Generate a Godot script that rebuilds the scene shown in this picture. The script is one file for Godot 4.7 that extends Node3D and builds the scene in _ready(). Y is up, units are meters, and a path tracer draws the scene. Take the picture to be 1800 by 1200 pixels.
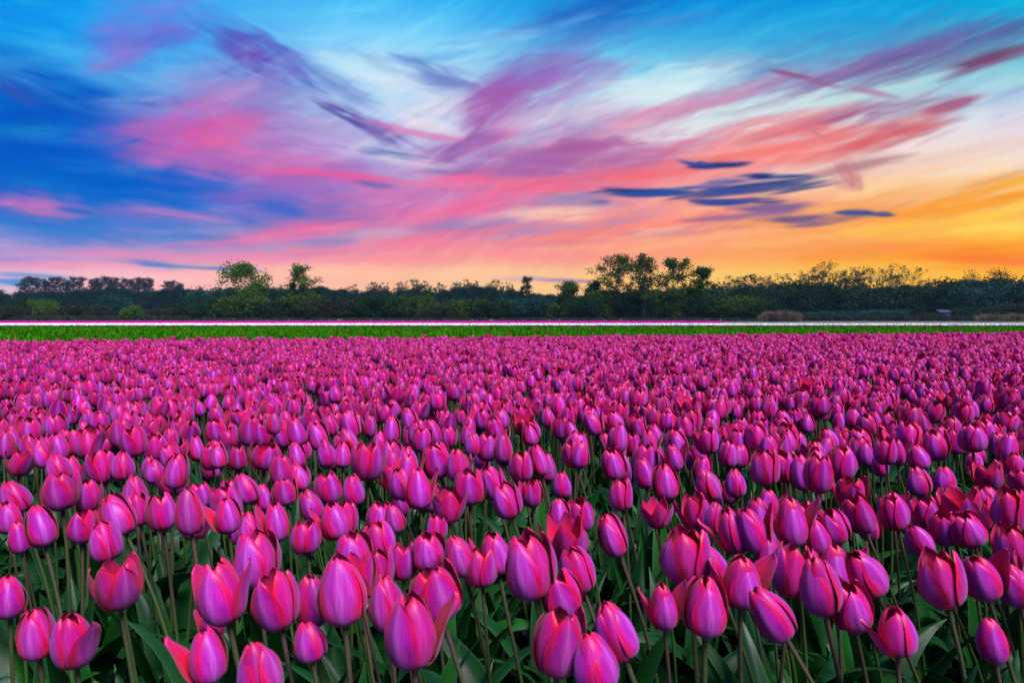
extends Node3D
# A pink tulip field under a sunset sky, with a row of trees and shrubs far behind.

const CAM_H := 0.80
const FOCAL := 1200.0          # focal length over the photograph's pixel (24 mm on a full frame)
const HORIZON := 555.0
const PITCH_PX := 45.0

var rng := RandomNumberGenerator.new()
var M := {}
var taken := {}
var cam_fwd := Vector3.ZERO
var cam_up := Vector3.ZERO

# ------------------------------------------------------------------ helpers
func numbered(called: String) -> String:
	var n: int = taken.get(called, 0)
	taken[called] = n + 1
	return called if n == 0 else "%s_%03d" % [called, n]

func tag(o: Node, label := "", category := "", group := "", kind := "") -> void:
	if label: o.set_meta("label", label)
	if category: o.set_meta("category", category)
	if group: o.set_meta("group", group)
	if kind: o.set_meta("kind", kind)

func base(called: String, at: Vector3, turn := 0.0) -> Node3D:
	var o := Node3D.new()
	o.name = numbered(called)
	add_child(o)
	o.position = at
	o.rotation.y = turn
	return o

func part(called: String, mesh: Mesh, mat: Material, parent: Node, xf := Transform3D()) -> MeshInstance3D:
	var o := MeshInstance3D.new()
	if parent == self:
		o.name = numbered(called)
	else:
		var n := 0
		var want := called
		while parent.has_node(want):
			n += 1
			want = "%s_%03d" % [called, n]
		o.name = want
	o.mesh = mesh
	if mat: o.material_override = mat
	o.transform = xf
	parent.add_child(o, true)
	return o

func many(called: String, mesh: Mesh, xfs: Array, cols: Array, parent: Node) -> MultiMeshInstance3D:
	var mm := MultiMesh.new()
	mm.transform_format = MultiMesh.TRANSFORM_3D
	mm.use_colors = cols.size() > 0
	mm.mesh = mesh
	mm.instance_count = xfs.size()
	for i in xfs.size():
		mm.set_instance_transform(i, xfs[i])
		if cols.size() > 0: mm.set_instance_color(i, cols[i])
	var o := MultiMeshInstance3D.new()
	o.name = numbered(called) if parent == self else called
	o.multimesh = mm
	parent.add_child(o, true)
	return o

# a point of the place, from where the photograph shows it and how far away it stands
func spot(px: float, py: float, d: float) -> Vector3:
	return Vector3(0, CAM_H, 0) + d * (cam_fwd + (px - 900.0) / FOCAL * Vector3.RIGHT + (600.0 - py) / FOCAL * cam_up)

func lin(r: float, g: float, b: float) -> Color:
	return Color(r, g, b).linear_to_srgb()

# collects quads and triangles with normals, colours and uvs
class Acc:
	var v := PackedVector3Array()
	var n := PackedVector3Array()
	var c := PackedColorArray()
	var uv := PackedVector2Array()
	var idx := PackedInt32Array()
	func tri(a: int, b: int, d: int) -> void:
		# front faces run clockwise: turn the triangle so that its face agrees with its normals
		var g := (v[d] - v[a]).cross(v[b] - v[a])
		if g.dot(n[a] + n[b] + n[d]) < 0.0:
			var t := b
			b = d
			d = t
		idx.append(a); idx.append(b); idx.append(d)
	# a grid of points, nu columns wide; normals from its own slopes, sign +1 or -1
	func sheet(p: PackedVector3Array, cols: PackedColorArray, nu: int, sgn: float) -> void:
		var s := v.size()
		var nv := p.size() / nu
		for j in nv:
			for i in nu:
				var a := p[j * nu + maxi(i - 1, 0)]
				var b := p[j * nu + mini(i + 1, nu - 1)]
				var e := p[maxi(j - 1, 0) * nu + i]
				var f := p[mini(j + 1, nv - 1) * nu + i]
				var nn := (b - a).cross(f - e)
				if nn.length_squared() < 1e-14: nn = Vector3.UP
				v.append(p[j * nu + i])
				n.append(nn.normalized() * sgn)
				c.append(cols[j * nu + i])
				uv.append(Vector2(float(i) / (nu - 1), float(j) / (nv - 1)))
		for j in nv - 1:
			for i in nu - 1:
				var q := s + j * nu + i
				tri(q, q + 1, q + nu)
				tri(q + 1, q + nu + 1, q + nu)
	# a tapered tube through points
	func tube(pts: Array, rads: Array, sides: int, cols: Array) -> void:
		var s := v.size()
		var side := Vector3.RIGHT
		for k in pts.size():
			var t: Vector3 = (pts[mini(k + 1, pts.size() - 1)] - pts[maxi(k - 1, 0)]).normalized()
			side = (side - t * side.dot(t))
			if side.length() < 0.05: side = t.cross(Vector3.FORWARD)
			side = side.normalized()
			var up := t.cross(side)
			for i in sides:
				var a := TAU * i / sides
				var d := side * cos(a) + up * sin(a)
				v.append(pts[k] + d * rads[k]); n.append(d); c.append(cols[k]); uv.append(Vector2(float(i) / sides, k))
		for k in pts.size() - 1:
			for i in sides:
				var i2 := (i + 1) % sides
				tri(s + k * sides + i, s + k * sides + i2, s + (k + 1) * sides + i)
				tri(s + k * sides + i2, s + (k + 1) * sides + i2, s + (k + 1) * sides + i)
	# a small pointed leaf face
	func leaf(p: Vector3, d: Vector3, w: Vector3, col: Color) -> void:
		var s := v.size()
		var nn := d.cross(w).normalized()
		for q in [p - d, p + w, p + d, p - w]:
			v.append(q); n.append(nn); c.append(col); uv.append(Vector2.ZERO)
		tri(s, s + 1, s + 2)
		tri(s, s + 2, s + 3)
	func commit(mesh: ArrayMesh, mat: Material) -> ArrayMesh:
		var a := []
		a.resize(Mesh.ARRAY_MAX)
		a[Mesh.ARRAY_VERTEX] = v
		a[Mesh.ARRAY_NORMAL] = n
		a[Mesh.ARRAY_COLOR] = c
		a[Mesh.ARRAY_TEX_UV] = uv
		a[Mesh.ARRAY_INDEX] = idx
		mesh.add_surface_from_arrays(Mesh.PRIMITIVE_TRIANGLES, a)
		mesh.surface_set_material(mesh.get_surface_count() - 1, mat)
		return mesh

func mat(albedo: Color, rough: float, backlight := 0.0, vertex := true) -> StandardMaterial3D:
	var m := StandardMaterial3D.new()
	m.albedo_color = albedo
	m.roughness = rough
	m.vertex_color_use_as_albedo = vertex
	m.cull_mode = BaseMaterial3D.CULL_DISABLED
	if backlight > 0.0:
		m.backlight_enabled = true
		m.backlight = Color(backlight, backlight, backlight).linear_to_srgb()
	return m

# ------------------------------------------------------------------ sky
# Air and clouds by direction: azimuth (degrees right of north) and elevation.
const SKY_W := 4096
const SKY_H := 2048
# colour of the air between the clouds, every 10 degrees from azimuth -40 to 40 (columns), rows from elevation 0 up every 4 degrees
const AIR := [
	"c8c3d7 fad0bc ffcaa8 ffce9c ffd08c ffcf70 ffcc54 ffc23a ffbc24",
	"c8a0d2 f0a0c8 ffa8b0 ffb49a ffbc8c ffb67a ffb860 ffb634 ffae1c",
	"055fcd 0a6cd2 6e78cc cd78b4 e17da5 f88f8c ffa378 ffb974 ffc878",
	"0064d0 1469d2 a578c8 b4a5d7 c3a0c8 e1b9c8 ebd2d2 ebe1dc e6e1e6",
	"0a98e6 3ca0e6 829bd9 b9d2f0 b4b9dc d7ebf0 c8ebeb a0d7e4 82c8dc",
	"0591eb 199fef 64b9f2 a0dcfa 82cdf2 6ec8ec 46b4e1 1ea5dc 00b4dc",
	"0082e1 0596f0 3cb4f5 46bcf8 28a5eb 0a8cdc 008cdc 00a0e1 00b9e1",
	"006ed2 008ceb 1496f0 28a0f0 1e96e1 0082d7 007dcd 0096dc 00aadc",
]
var air_grid := []
# the rest of the dusk sky, away from the sunset
const BACK := ["8272b2", "5666b6", "5c82cc", "5a92d8", "5898de", "559ae0"]
var back_grid := []

func cubic(a: Vector3, b: Vector3, c: Vector3, d: Vector3, t: float) -> Vector3:
	return b + 0.5 * t * (c - a + t * (2.0 * a - 5.0 * b + 4.0 * c - d + t * (3.0 * (b - c) + d - a)))

func v3(hex: String) -> Vector3:
	var k := Color.html(hex)
	return Vector3(k.r, k.g, k.b)

func air(az: float, el: float) -> Vector3:
	var x := clampf((az + 40.0) / 10.0, 0.0, 7.999)
	var y := clampf(el / 4.0, 0.0, 6.999)
	var xi := int(x)
	var yi := int(y)
	var rows := []
	for j in range(-1, 3):
		var row: Array = air_grid[clampi(yi + j, 0, 7)]
		rows.append(cubic(row[clampi(xi - 1, 0, 8)], row[xi], row[clampi(xi + 1, 0, 8)], row[clampi(xi + 2, 0, 8)], x - xi))
	var here := cubic(rows[0], rows[1], rows[2], rows[3], y - yi)
	# towards the back and the zenith the sky evens out
	var b := clampf(el / 18.0, 0.0, 4.999)
	var back: Vector3 = back_grid[int(b)].lerp(back_grid[int(b) + 1], b - int(b))
	var away := maxf(smoothstep(40.0, 115.0, absf(az)), smoothstep(28.0, 60.0, el))
	return here.lerp(back, away)

# one soft streak of cloud: where (pixels of the photograph), half length, half width, slope in degrees, colour, density, how fibrous
var cloud_lines := PackedStringArray()
func clouds_list() -> String:
	return """
A 60 155 150 34 12 0052bc .75 .5
A 150 195 150 36 8 0055be .8 .4
A 20 215 120 40 0 0058c0 .7 .4
A 90 275 250 60 3 0057c8 .8 .3
A 260 315 170 34 3 005cc8 .75 .3
A 60 330 200 26 0 0066c8 .7 .3
A 200 408 260 24 0 0f78d0 .6 .4
A 60 235 90 10 -5 0088cc .5 .8
A 250 62 110 34 -22 7a72d8 .55 .7
A 275 35 120 18 -18 8a78dc .45 .8
A 225 108 80 16 -32 a070d0 .7 .7
A 300 75 80 12 -20 6e60c8 .6 .8
A 330 20 90 16 -15 7f80e0 .4 .8
A 405 70 90 16 20 4a78d0 .6 .7
A 465 112 90 24 18 4a46b4 .95 .6
A 440 100 60 12 16 7a3cac .6 .6
A 530 135 70 13 28 5a5cc0 .7 .7
A 590 160 90 14 20 6a80c8 .5 .8
A 400 155 150 34 -25 96a4e0 .4 .9
A 400 180 130 30 -12 8f74c4 .55 .7
A 480 185 130 26 10 9478c8 .45 .8
A 280 235 130 36 -10 b060be .8 .5
A 350 222 140 30 -18 d660b4 .8 .5
A 385 232 90 17 -18 f45aa0 .9 .5
A 420 258 70 18 5 f068a4 .7 .6
A 310 262 110 22 8 c26abc .7 .5
A 400 285 130 18 8 c868b8 .65 .5
A 480 240 150 30 15 b478c0 .5 .8
A 520 285 150 22 8 d070b4 .6 .7
A 600 309 160 7 3 f95a94 .9 .5
A 560 322 190 14 2 c860b0 .6 .7
A 500 350 150 22 -4 9068c4 .6 .6
A 700 345 180 22 -10 d070b0 .55 .8
A 620 385 150 11 -8 e878ac .6 .8
A 555 372 120 16 0 5f6cc4 .6 .6
A 490 365 50 8 3 2060c8 .6 .5
A 520 408 130 9 -6 fd6ea0 .95 .4
A 450 424 150 6 -5 f47cb0 .8 .5
A 560 428 100 10 -4 6e7cc8 .6 .6
A 480 442 200 12 -2 8a84cc .5 .5
A 160 450 260 18 0 7b8ad2 .5 .4
A 380 453 300 9 0 f68ab4 .7 .3
A 120 466 200 5 -2 ff92b4 .7 .3
A 700 480 500 12 0 ffcaa2 .5 .2
A 1300 488 400 12 0 ffcf66 .5 .2
A 200 486 220 10 0 fcccc0 .5 .2
A 720 449 320 11 -1 ff86a0 .7 .3
A 1050 452 300 9 -1 ff9090 .5 .3
A 60 360 90 17 3 d66cba .9 .4
A 80 368 90 8 4 ee78b2 .5 .4
A 300 378 120 10 4 dc80c0 .8 .5
A 190 368 90 12 8 8c78cc .6 .5
A 130 371 40 4 4 1a68c4 .8 .4
A 330 469 120 4 3 5f86c8 .95 .3
A 270 463 50 4 6 5f80c8 .8 .3
A 60 485 90 4 2 5a8fd4 .8 .3
A 20 495 60 7 0 4a90d8 .9 .3
A 610 207 75 8 24 54469e .8 .9
A 650 228 60 10 26 5a48a4 .8 .7
A 700 245 60 11 20 7a58ac .7 .8
A 690 274 62 6 8 2c52a6 .95 .5
A 665 270 40 4 6 3a62b0 .7 .5
A 800 305 55 5 0 5a5cb4 .7 .5
A 660 325 40 4 4 5468b8 .6 .5
A 730 130 100 16 12 5f78c4 .7 .7
A 800 150 90 16 22 6c70c0 .65 .7
A 690 150 90 12 10 e8ecf4 .5 .6
A 640 122 110 12 10 d4f0fa .6 .6
A 780 205 120 22 -20 f0dcea .6 .8
A 760 225 80 12 15 f4e6ee .6 .8
A 890 165 110 34 -30 9c58b0 .85 .6
A 940 150 120 26 -18 9460b8 .75 .7
A 870 190 80 20 -35 b05aa6 .7 .7
A 1000 150 130 22 -12 a56cb8 .5 .9
A 960 105 140 14 -14 7a86cc .5 .8
A 1000 50 150 18 -12 3c6cc4 .6 .7
A 1060 25 130 16 -8 1c5cba .7 .6
A 1120 60 140 10 -10 4a78c8 .5 .8
A 900 70 160 12 -10 58a0dc .5 .8
A 840 80 120 12 -8 a8e0fa .4 .8
A 1000 205 180 16 -14 d09cc8 .5 .9
A 1080 225 180 12 -12 e89cbc .6 .9
A 1000 235 120 10 -14 9484c4 .5 .9
A 820 260 110 14 -20 d868ac .7 .7
A 810 265 80 14 -25 7a54a8 .7 .7
A 740 240 110 6 10 e070b0 .6 .7
A 1010 285 190 24 -4 a2549a .9 .5
A 900 300 130 20 4 a864ac .7 .6
A 1130 270 160 18 -10 c0649c .7 .7
A 830 315 60 7 -3 f4649c .7 .5
A 900 330 190 10 2 ff6c92 .9 .5
A 1030 318 180 12 -4 f4687e .8 .5
A 1180 305 150 16 -8 fb6e78 .8 .6
A 960 345 150 10 -2 9a80b4 .65 .6
A 1000 355 90 11 2 8c88b8 .6 .6
A 830 365 160 11 -12 fb6c98 .8 .6
A 880 385 70 10 -10 c8b4c8 .7 .6
A 985 382 80 11 -6 ffd9ae .75 .5
A 850 402 110 10 -4 8a7ab8 .6 .6
A 930 405 150 8 -4 e880a0 .6 .6
A 780 420 150 8 -6 ff7896 .7 .5
A 900 430 200 9 -2 f0808e .5 .5
A 1100 400 200 12 -5 ff8478 .7 .5
A 1080 415 220 5 -3 c07aa0 .6 .6
A 1200 430 260 10 -2 ff9c74 .5 .4
A 1250 420 160 7 -6 ffbe8c .5 .5
A 1300 130 130 14 10 a8a4cc .5 .8
A 1240 160 160 14 0 d8f0f4 .7 .5
A 1420 185 230 16 -6 d6f0ea .7 .4
A 1180 150 140 22 -4 e4f4f4 .6 .5
A 1440 115 200 26 -12 5a84bc .55 .8
A 1550 105 190 22 -12 6070ae .75 .7
A 1640 92 170 15 -13 5a5c9c .75 .7
A 1760 62 110 10 -11 5c5a98 .7 .7
A 1500 130 190 15 -11 7c62a2 .7 .8
A 1620 122 240 10 -9 745484 .7 .8
A 1740 104 130 6 -8 6c3a62 .8 .6
A 1760 108 120 6 -9 82406e .7 .5
A 1400 152 200 13 -10 9a74ac .7 .8
A 1280 178 210 12 -11 b87cac .65 .8
A 1180 200 170 9 -11 d88cb0 .6 .8
A 1385 139 52 3 17 8e4a80 .8 .5
A 1440 153 40 3 17 a05a90 .6 .5
A 1520 167 55 4 19 b078a0 .8 .5
A 1780 230 160 30 -8 dccfe4 .7 .4
A 1700 260 180 22 -6 f4e0e2 .6 .4
A 1480 215 160 12 -11 8c4680 .85 .7
A 1390 228 120 9 -12 a85078 .8 .7
A 1640 190 70 8 -7 a04c74 .8 .6
A 1280 240 190 11 -10 f07a84 .7 .7
A 1420 262 200 14 -10 ee6a68 .8 .7
A 1560 245 110 13 -11 b44660 .8 .7
A 1490 262 150 10 -11 e25c5c .7 .8
A 1340 265 200 20 -9 f88080 .6 .7
A 1430 240 22 2 30 b0708c .5 .6
A 1300 285 190 14 -6 ff7a72 .7 .7
A 1500 293 120 8 -6 b87c80 .7 .6
A 1560 290 80 7 -6 a07084 .6 .6
A 1482 308 34 14 58 bd7480 .7 .9
A 1500 322 22 9 66 c87a7c .6 .9
A 1640 280 200 16 -6 f2cdb8 .6 .5
A 1730 300 140 14 -5 fce8dc .7 .4
A 1620 325 200 14 -8 ffd89c .7 .5
A 1560 345 160 11 -6 ffb070 .7 .6
A 1600 305 110 6 -7 ffcaa0 .5 .7
A 1500 380 220 14 -4 ffa050 .7 .6
A 1720 350 150 14 -10 ff9c18 .85 .6
A 1640 366 140 9 -9 ff9a30 .8 .7
A 1740 330 130 6 -12 ffae30 .7 .6
A 1760 372 110 8 -10 ffd24a .8 .6
A 1640 388 160 7 -4 ffc83c .7 .7
A 1740 402 120 8 -3 ffdc5c .8 .5
A 1690 418 150 6 -3 ffd044 .8 .6
A 1560 410 170 9 -4 ffb850 .6 .7
A 1660 440 190 11 1 ff9020 .8 .5
A 1760 450 110 12 3 ff7e0c .7 .5
A 1700 455 110 6 5 fc6c28 .85 .4
A 1560 430 170 8 -2 ff9440 .6 .5
A 1400 445 260 12 0 ff9a58 .6 .4
A 1500 468 300 8 0 ffba40 .6 .3
A 600 258 100 14 4 d0c4e2 .5 .7
A 740 285 80 8 4 e6d4e4 .6 .8
A 560 225 90 12 12 b8a4d8 .6 .8
A 350 140 110 16 -22 9aa8e6 .35 .8
A 420 165 90 16 -22 b0a8e0 .35 .8
A 110 100 130 14 -6 50b4f0 .5 .7
A 60 128 110 10 4 58a8e8 .5 .7
A 230 150 120 10 4 6aaaea .5 .8
A 290 190 130 12 -8 7fa0e4 .5 .8
A 960 372 110 6 -3 f4c8b4 .6 .8
A 1090 380 120 7 -4 e09ca0 .6 .8
A 1000 398 130 6 -4 b08cb4 .6 .8
A 880 415 120 5 -5 b488b8 .6 .8
A 1140 408 120 5 -6 ffc09a .6 .8
A 1080 432 160 5 -2 ffb094 .6 .7
A 740 400 110 7 -8 9a84c0 .6 .8
A 660 412 90 6 -3 c4a4c4 .6 .7
A 690 430 160 6 -3 ee84ac .6 .6
A 80 240 110 9 -4 2a86cc .5 .9
A 200 300 120 9 2 2a80d0 .4 .9
A 140 332 140 9 3 1a74d0 .4 .8
A 90 172 80 9 20 3a70c8 .5 .9
A 25 162 60 9 30 5a50b0 .5 .8
A 330 350 120 9 2 5a78cc .5 .8
A 1620 452 260 13 0 ff8a14 .6 .4
A 1350 452 240 10 0 ff9c4c .5 .4
A 1255 293 58 6 0 16307c 1 .6
A 1220 290 34 4 8 3a4c9c .9 .5
A 1355 312 62 5 1 16307c 1 .5
A 1125 340 82 7 1 0a3078 1 .35
A 1200 338 110 8 -1 26489a .95 .5
A 1330 328 110 7 -5 1c3480 1 .6
A 1270 327 50 7 -4 4a4c9c .85 .6
A 1310 338 130 5 -4 2a3880 .95 .6
A 1285 355 88 6 0 2c347c 1 .6
A 1255 357 60 5 0 223886 .9 .6
A 1350 366 90 8 2 6a5494 .8 .6
A 1300 378 120 5 -3 86609c .7 .6
A 1400 384 90 5 1 5a4c90 .8 .6
A 1440 388 80 4 -2 664e8c .7 .6
A 1520 377 48 6 3 16306c 1 .4
A 1495 373 36 3 0 3a4478 .8 .4
A 1410 396 50 3 0 7c5c94 .7 .5
A 1050 356 22 3 0 7064a4 .7 .4
A 990 493 52 4 1 a888b4 .9 .3
A 915 490 60 3 0 b494bc .7 .3
"""

func build_sky() -> ImageTexture:
	for row in AIR:
		var r := []
		for h in row.split(" "): r.append(v3(h))
		air_grid.append(r)
	for h in BACK: back_grid.append(v3(h))
	var cw := 512
	var ch := 256
	var small := Image.create_empty(cw, ch, false, Image.FORMAT_RGBF)
	for y in ch:
		var el := 90.0 - (y + 0.5) / ch * 180.0
		for x in cw:
			var az := wrapf((x + 0.5) / cw * 360.0, -180.0, 180.0)   # the left edge of the panorama looks north
			var k := air(az, maxf(el, 0.0))
			small.set_pixel(x, y, Color(k.x, k.y, k.z))
	# the sunset quarter in full detail
	var az0 := -50.0
	var el1 := 36.0
	var per := SKY_W / 360.0
	var w := int(100.0 * per)
	var h := int(el1 * per)
	var cut := Image.create_empty(64, 26, false, Image.FORMAT_RGBF)
	for y in 26:
		for x in 64:
			var k := air(az0 + (x + 0.5) / 64.0 * 100.0, el1 - (y + 0.5) / 26.0 * el1)
			cut.set_pixel(x, y, Color(k.x, k.y, k.z))
	cut.resize(w, h, Image.INTERPOLATE_CUBIC)
	var R := PackedFloat32Array()
	var G := PackedFloat32Array()
	var B := PackedFloat32Array()
	R.resize(w * h); G.resize(w * h); B.resize(w * h)
	var raw := cut.get_data().to_float32_array()
	for i in w * h:
		R[i] = raw[i * 3]
		G[i] = raw[i * 3 + 1]
		B[i] = raw[i * 3 + 2]
	var warp := FastNoiseLite.new()
	warp.seed = 5
	warp.frequency = 0.011
	warp.fractal_octaves = 3
	var fib := FastNoiseLite.new()
	fib.seed = 11
	fib.frequency = 0.02
	fib.fractal_octaves = 4
	fib.fractal_gain = 0.55
	var fine := FastNoiseLite.new()
	fine.seed = 23
	fine.frequency = 0.045
	fine.fractal_octaves = 3
	# thin cirrus over everything: long fibres, paler or pinker than the air
	for y in h:
		var el := el1 - y / per
		for x in w:
			var wx := warp.get_noise_2d(x * 0.7, y * 1.1) * 34.0
			var wy := warp.get_noise_2d(x * 0.7 + 500.0, y * 1.1) * 15.0
			var lean := 0.2 * smoothstep(300.0, 700.0, x)
			var n := fib.get_noise_2d((x + wx) * 0.30, (y + wy + x * lean) * 1.9) + 0.7 * fib.get_noise_2d((x + wx) * 0.8, (y + wy * 0.5 + x * lean) * 4.5) + 0.35 * fib.get_noise_2d((x + wx) * 2.2, (y + x * lean) * 9.0)
			var i := y * w + x
			var high := smoothstep(0.0, 7.0, el) * (1.0 - 0.5 * smoothstep(15.0, 22.0, el))
			if n > 0.0:
				var k := minf(n * 0.42, 0.6) * high
				R[i] += (minf(R[i] + 0.30, 1.0) - R[i]) * k
				G[i] += (minf(G[i] + 0.24, 0.97) - G[i]) * k
				B[i] += (minf(B[i] + 0.12, 0.98) - B[i]) * k
			else:
				var k := minf(-n * 0.40, 0.5) * high
				R[i] += (R[i] * 0.62 + 0.06 - R[i]) * k
				G[i] += (G[i] * 0.66 - G[i]) * k
				B[i] += (B[i] * 0.86 + 0.06 - B[i]) * k
	var jobs := []
	var toss := RandomNumberGenerator.new()
	toss.seed = 515
	for line in clouds_list().strip_edges().split("\n"):
		var f := line.split(" ")
		var big := [float(f[1]), float(f[2]), float(f[3]), float(f[4]), float(f[5]), v3(f[6]), float(f[7]), float(f[8])]
		var soft: bool = big[3] >= 9.0 and big[7] >= 0.4
		if soft: big[6] *= 0.72
		var knot: bool = big[3] >= 3.0 and big[3] < 9.0 and big[6] >= 0.88
		var thick: float = big[3]
		if knot:
			big[6] *= 0.62
			big[3] *= 0.62
		jobs.append(big)
		# a dark knot of cloud is feathered into streaks
		if knot:
			for k in 9:
				var e := toss.randf_range(-0.75, 0.75)
				var t := toss.randf_range(-0.85, 0.85) * (1.0 - 0.6 * absf(e))
				var sl: float = deg_to_rad(big[4])
				var dx: float = e * big[2] * cos(sl) - t * thick * sin(sl)
				var dy: float = e * big[2] * sin(sl) + t * thick * cos(sl)
				jobs.append([big[0] + dx, big[1] + dy, big[2] * toss.randf_range(0.3, 0.65), thick * toss.randf_range(0.20, 0.42), big[4] + toss.randfn(0.0, 3.0), big[5], toss.randf_range(0.45, 0.85), 0.7])
		# a broad cloud is drawn out into many thin wisps
		if soft:
			for k in 9:
				var e := toss.randf_range(-0.8, 0.8)
				var t := toss.randfn(0.0, 0.75)
				var sl: float = deg_to_rad(big[4])
				var dx: float = e * big[2] * cos(sl) - t * big[3] * sin(sl)
				var dy: float = e * big[2] * sin(sl) + t * big[3] * cos(sl)
				var tone := toss.randf_range(-0.10, 0.10)
				var c: Vector3 = big[5] + Vector3(tone * 1.1, tone * 0.9, tone * 0.6)
				c = c.clamp(Vector3.ZERO, Vector3.ONE)
				jobs.append([big[0] + dx, big[1] + dy, big[2] * toss.randf_range(0.22, 0.55), maxf(big[3] * toss.randf_range(0.14, 0.40), 2.4), big[4] + toss.randfn(0.0, 3.0), c, big[6] * toss.randf_range(0.25, 0.6), big[7]])
	for f in jobs:
		var px: float = f[0]
		var py: float = f[1]
		var az := rad_to_deg(atan((px - 900.0) / FOCAL))
		var el := rad_to_deg(atan((HORIZON - py) / FOCAL * cos(deg_to_rad(az))))
		var stretch := cos(deg_to_rad(az))
		var cx := (az - az0) * per
		var cy := (el1 - el) * per
		var k := rad_to_deg(1.0 / FOCAL) * per * stretch
		var hl: float = f[2] * k * stretch * 1.15
		var hw: float = f[3] * k * 1.25
		var a := deg_to_rad(f[4])
		var ca := cos(a)
		var sa := sin(a)
		var col: Vector3 = f[5]
		var dens: float = f[6]
		var fibre: float = f[7]
		var off := px * 1.37 + py * 3.1
		var x0 := maxi(int(cx - absf(ca) * hl - absf(sa) * hw * 3.0 - 14.0), 0)
		var x1 := mini(int(cx + absf(ca) * hl + absf(sa) * hw * 3.0 + 14.0), w - 1)
		var y0 := maxi(int(cy - absf(sa) * hl - absf(ca) * hw * 2.6 - 10.0), 0)
		var y1 := mini(int(cy + absf(sa) * hl + absf(ca) * hw * 2.6 + 10.0), h - 1)
		var amp := minf(hw * (0.3 + 0.8 * fibre), 22.0)
		var amp2 := minf(hl * 0.22, 30.0)
		for y in range(y0, y1 + 1):
			for x in range(x0, x1 + 1):
				var dx := x - cx
				var dy := y - cy
				var s := dx * ca + dy * sa
				var t := -dx * sa + dy * ca
				t += (warp.get_noise_2d(s * 0.55 + off, t * 1.3) + 0.25 * fine.get_noise_2d(s * 0.6 + off, t * 1.8)) * amp
				s += (warp.get_noise_2d(s * 0.7 + off + 300.0, t * 2.4) + 0.5 * fine.get_noise_2d(s * 0.4, t * 3.0 + off)) * amp2
				var e := s / hl
				if e > 1.0 or e < -1.0: continue
				var bb := 1.0 - e * e
				var q := t / (hw * (0.4 + 0.6 * bb))
				if q > 2.2 or q < -2.2: continue
				var d := exp(-q * q) * bb * sqrt(bb)
				var n := fib.get_noise_2d(s * 0.26 + off, t * 2.3 + off + s * 0.10) + 0.8 * fib.get_noise_2d(s * 0.5 - off, t * 5.0)
				d = d * clampf(1.0 + fibre * n * 2.6, 0.0, 2.2)
				d = minf(d * 1.1, 1.0) * dens
				if d <= 0.003: continue
				var i := y * w + x
				R[i] += (col.x - R[i]) * d
				G[i] += (col.y - G[i]) * d
				B[i] += (col.z - B[i]) * d
	var out := PackedByteArray()
	out.resize(w * h * 3)
	var dice := RandomNumberGenerator.new()
	dice.seed = 77
	for i in w * h:
		var dz := dice.randf()
		out[i * 3] = clampi(int(R[i] * 255.0 + dz), 0, 255)
		out[i * 3 + 1] = clampi(int(G[i] * 255.0 + dz), 0, 255)
		out[i * 3 + 2] = clampi(int(B[i] * 255.0 + dz), 0, 255)
	var quarter := Image.create_from_data(w, h, false, Image.FORMAT_RGB8, out)
	small.convert(Image.FORMAT_RGB8)
	small.resize(SKY_W, SKY_H, Image.INTERPOLATE_CUBIC)
	var half := w / 2
	var top := int((90.0 - el1) * per)
	small.blit_rect(quarter, Rect2i(half, 0, w - half, h), Vector2i(0, top))
	small.blit_rect(quarter, Rect2i(0, 0, half, h), Vector2i(SKY_W - half, top))
	return ImageTexture.create_from_image(small)

func environment() -> void:
	var cam := Camera3D.new()
	cam.name = "camera"
	cam.position = Vector3(0, CAM_H, 0)
	cam.rotation.x = -atan(PITCH_PX / FOCAL)
	var lens := CameraAttributesPhysical.new()
	lens.frustum_focal_length = 24.0
	lens.frustum_focus_distance = 2.2
	lens.exposure_aperture = 11.0
	cam.attributes = lens
	cam.fov = rad_to_deg(2.0 * atan(600.0 / FOCAL))
	cam.near = 0.05
	cam.far = 2000.0
	add_child(cam)
	cam.current = true
	cam_fwd = -cam.basis.z
	cam_up = cam.basis.y
	var e := Environment.new()
	e.background_mode = Environment.BG_SKY
	e.sky = Sky.new()
	var sm := PanoramaSkyMaterial.new()
	sm.panorama = build_sky()
	sm.energy_multiplier = 1.0 / 1.95
	e.sky.sky_material = sm
	e.tonemap_mode = Environment.TONE_MAPPER_LINEAR
	e.tonemap_exposure = 1.95
	e.fog_enabled = true
	e.fog_density = 0.00012
	e.fog_light_color = Color(0.55, 0.78, 0.92)
	e.sdfgi_enabled = true
	e.ssao_enabled = true
	e.ssil_enabled = true
	var we := WorldEnvironment.new()
	we.name = "world_environment"
	we.environment = e
	add_child(we)
	var fill_light := DirectionalLight3D.new()  # soft fill light added from above and behind the camera to brighten the field
	fill_light.name = "dusk_glow"
	fill_light.light_color = Color(1.0, 0.93, 0.99)
	fill_light.light_energy = 1.5
	fill_light.light_angular_distance = 28.0
	fill_light.shadow_enabled = true
	fill_light.rotation_degrees = Vector3(-56.0, 34.0, 0.0)
	add_child(fill_light)

# ------------------------------------------------------------------ materials
func streaks(seed_: int, lo: float, hi: float, fx: float, fy: float) -> ImageTexture:
	# fine veins along a petal, leaf or stem
	var nz := FastNoiseLite.new()
	nz.seed = seed_
	nz.frequency = 0.05
	nz.fractal_octaves = 3
	var im := Image.create_empty(128, 128, false, Image.FORMAT_RGB8)
	for y in 128:
		for x in 128:
			var k := lerpf(lo, hi, clampf(0.5 + 0.75 * nz.get_noise_2d(x * fx, y * fy), 0.0, 1.0))
			im.set_pixel(x, y, Color(k, k, k))
	return ImageTexture.create_from_image(im)

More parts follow.
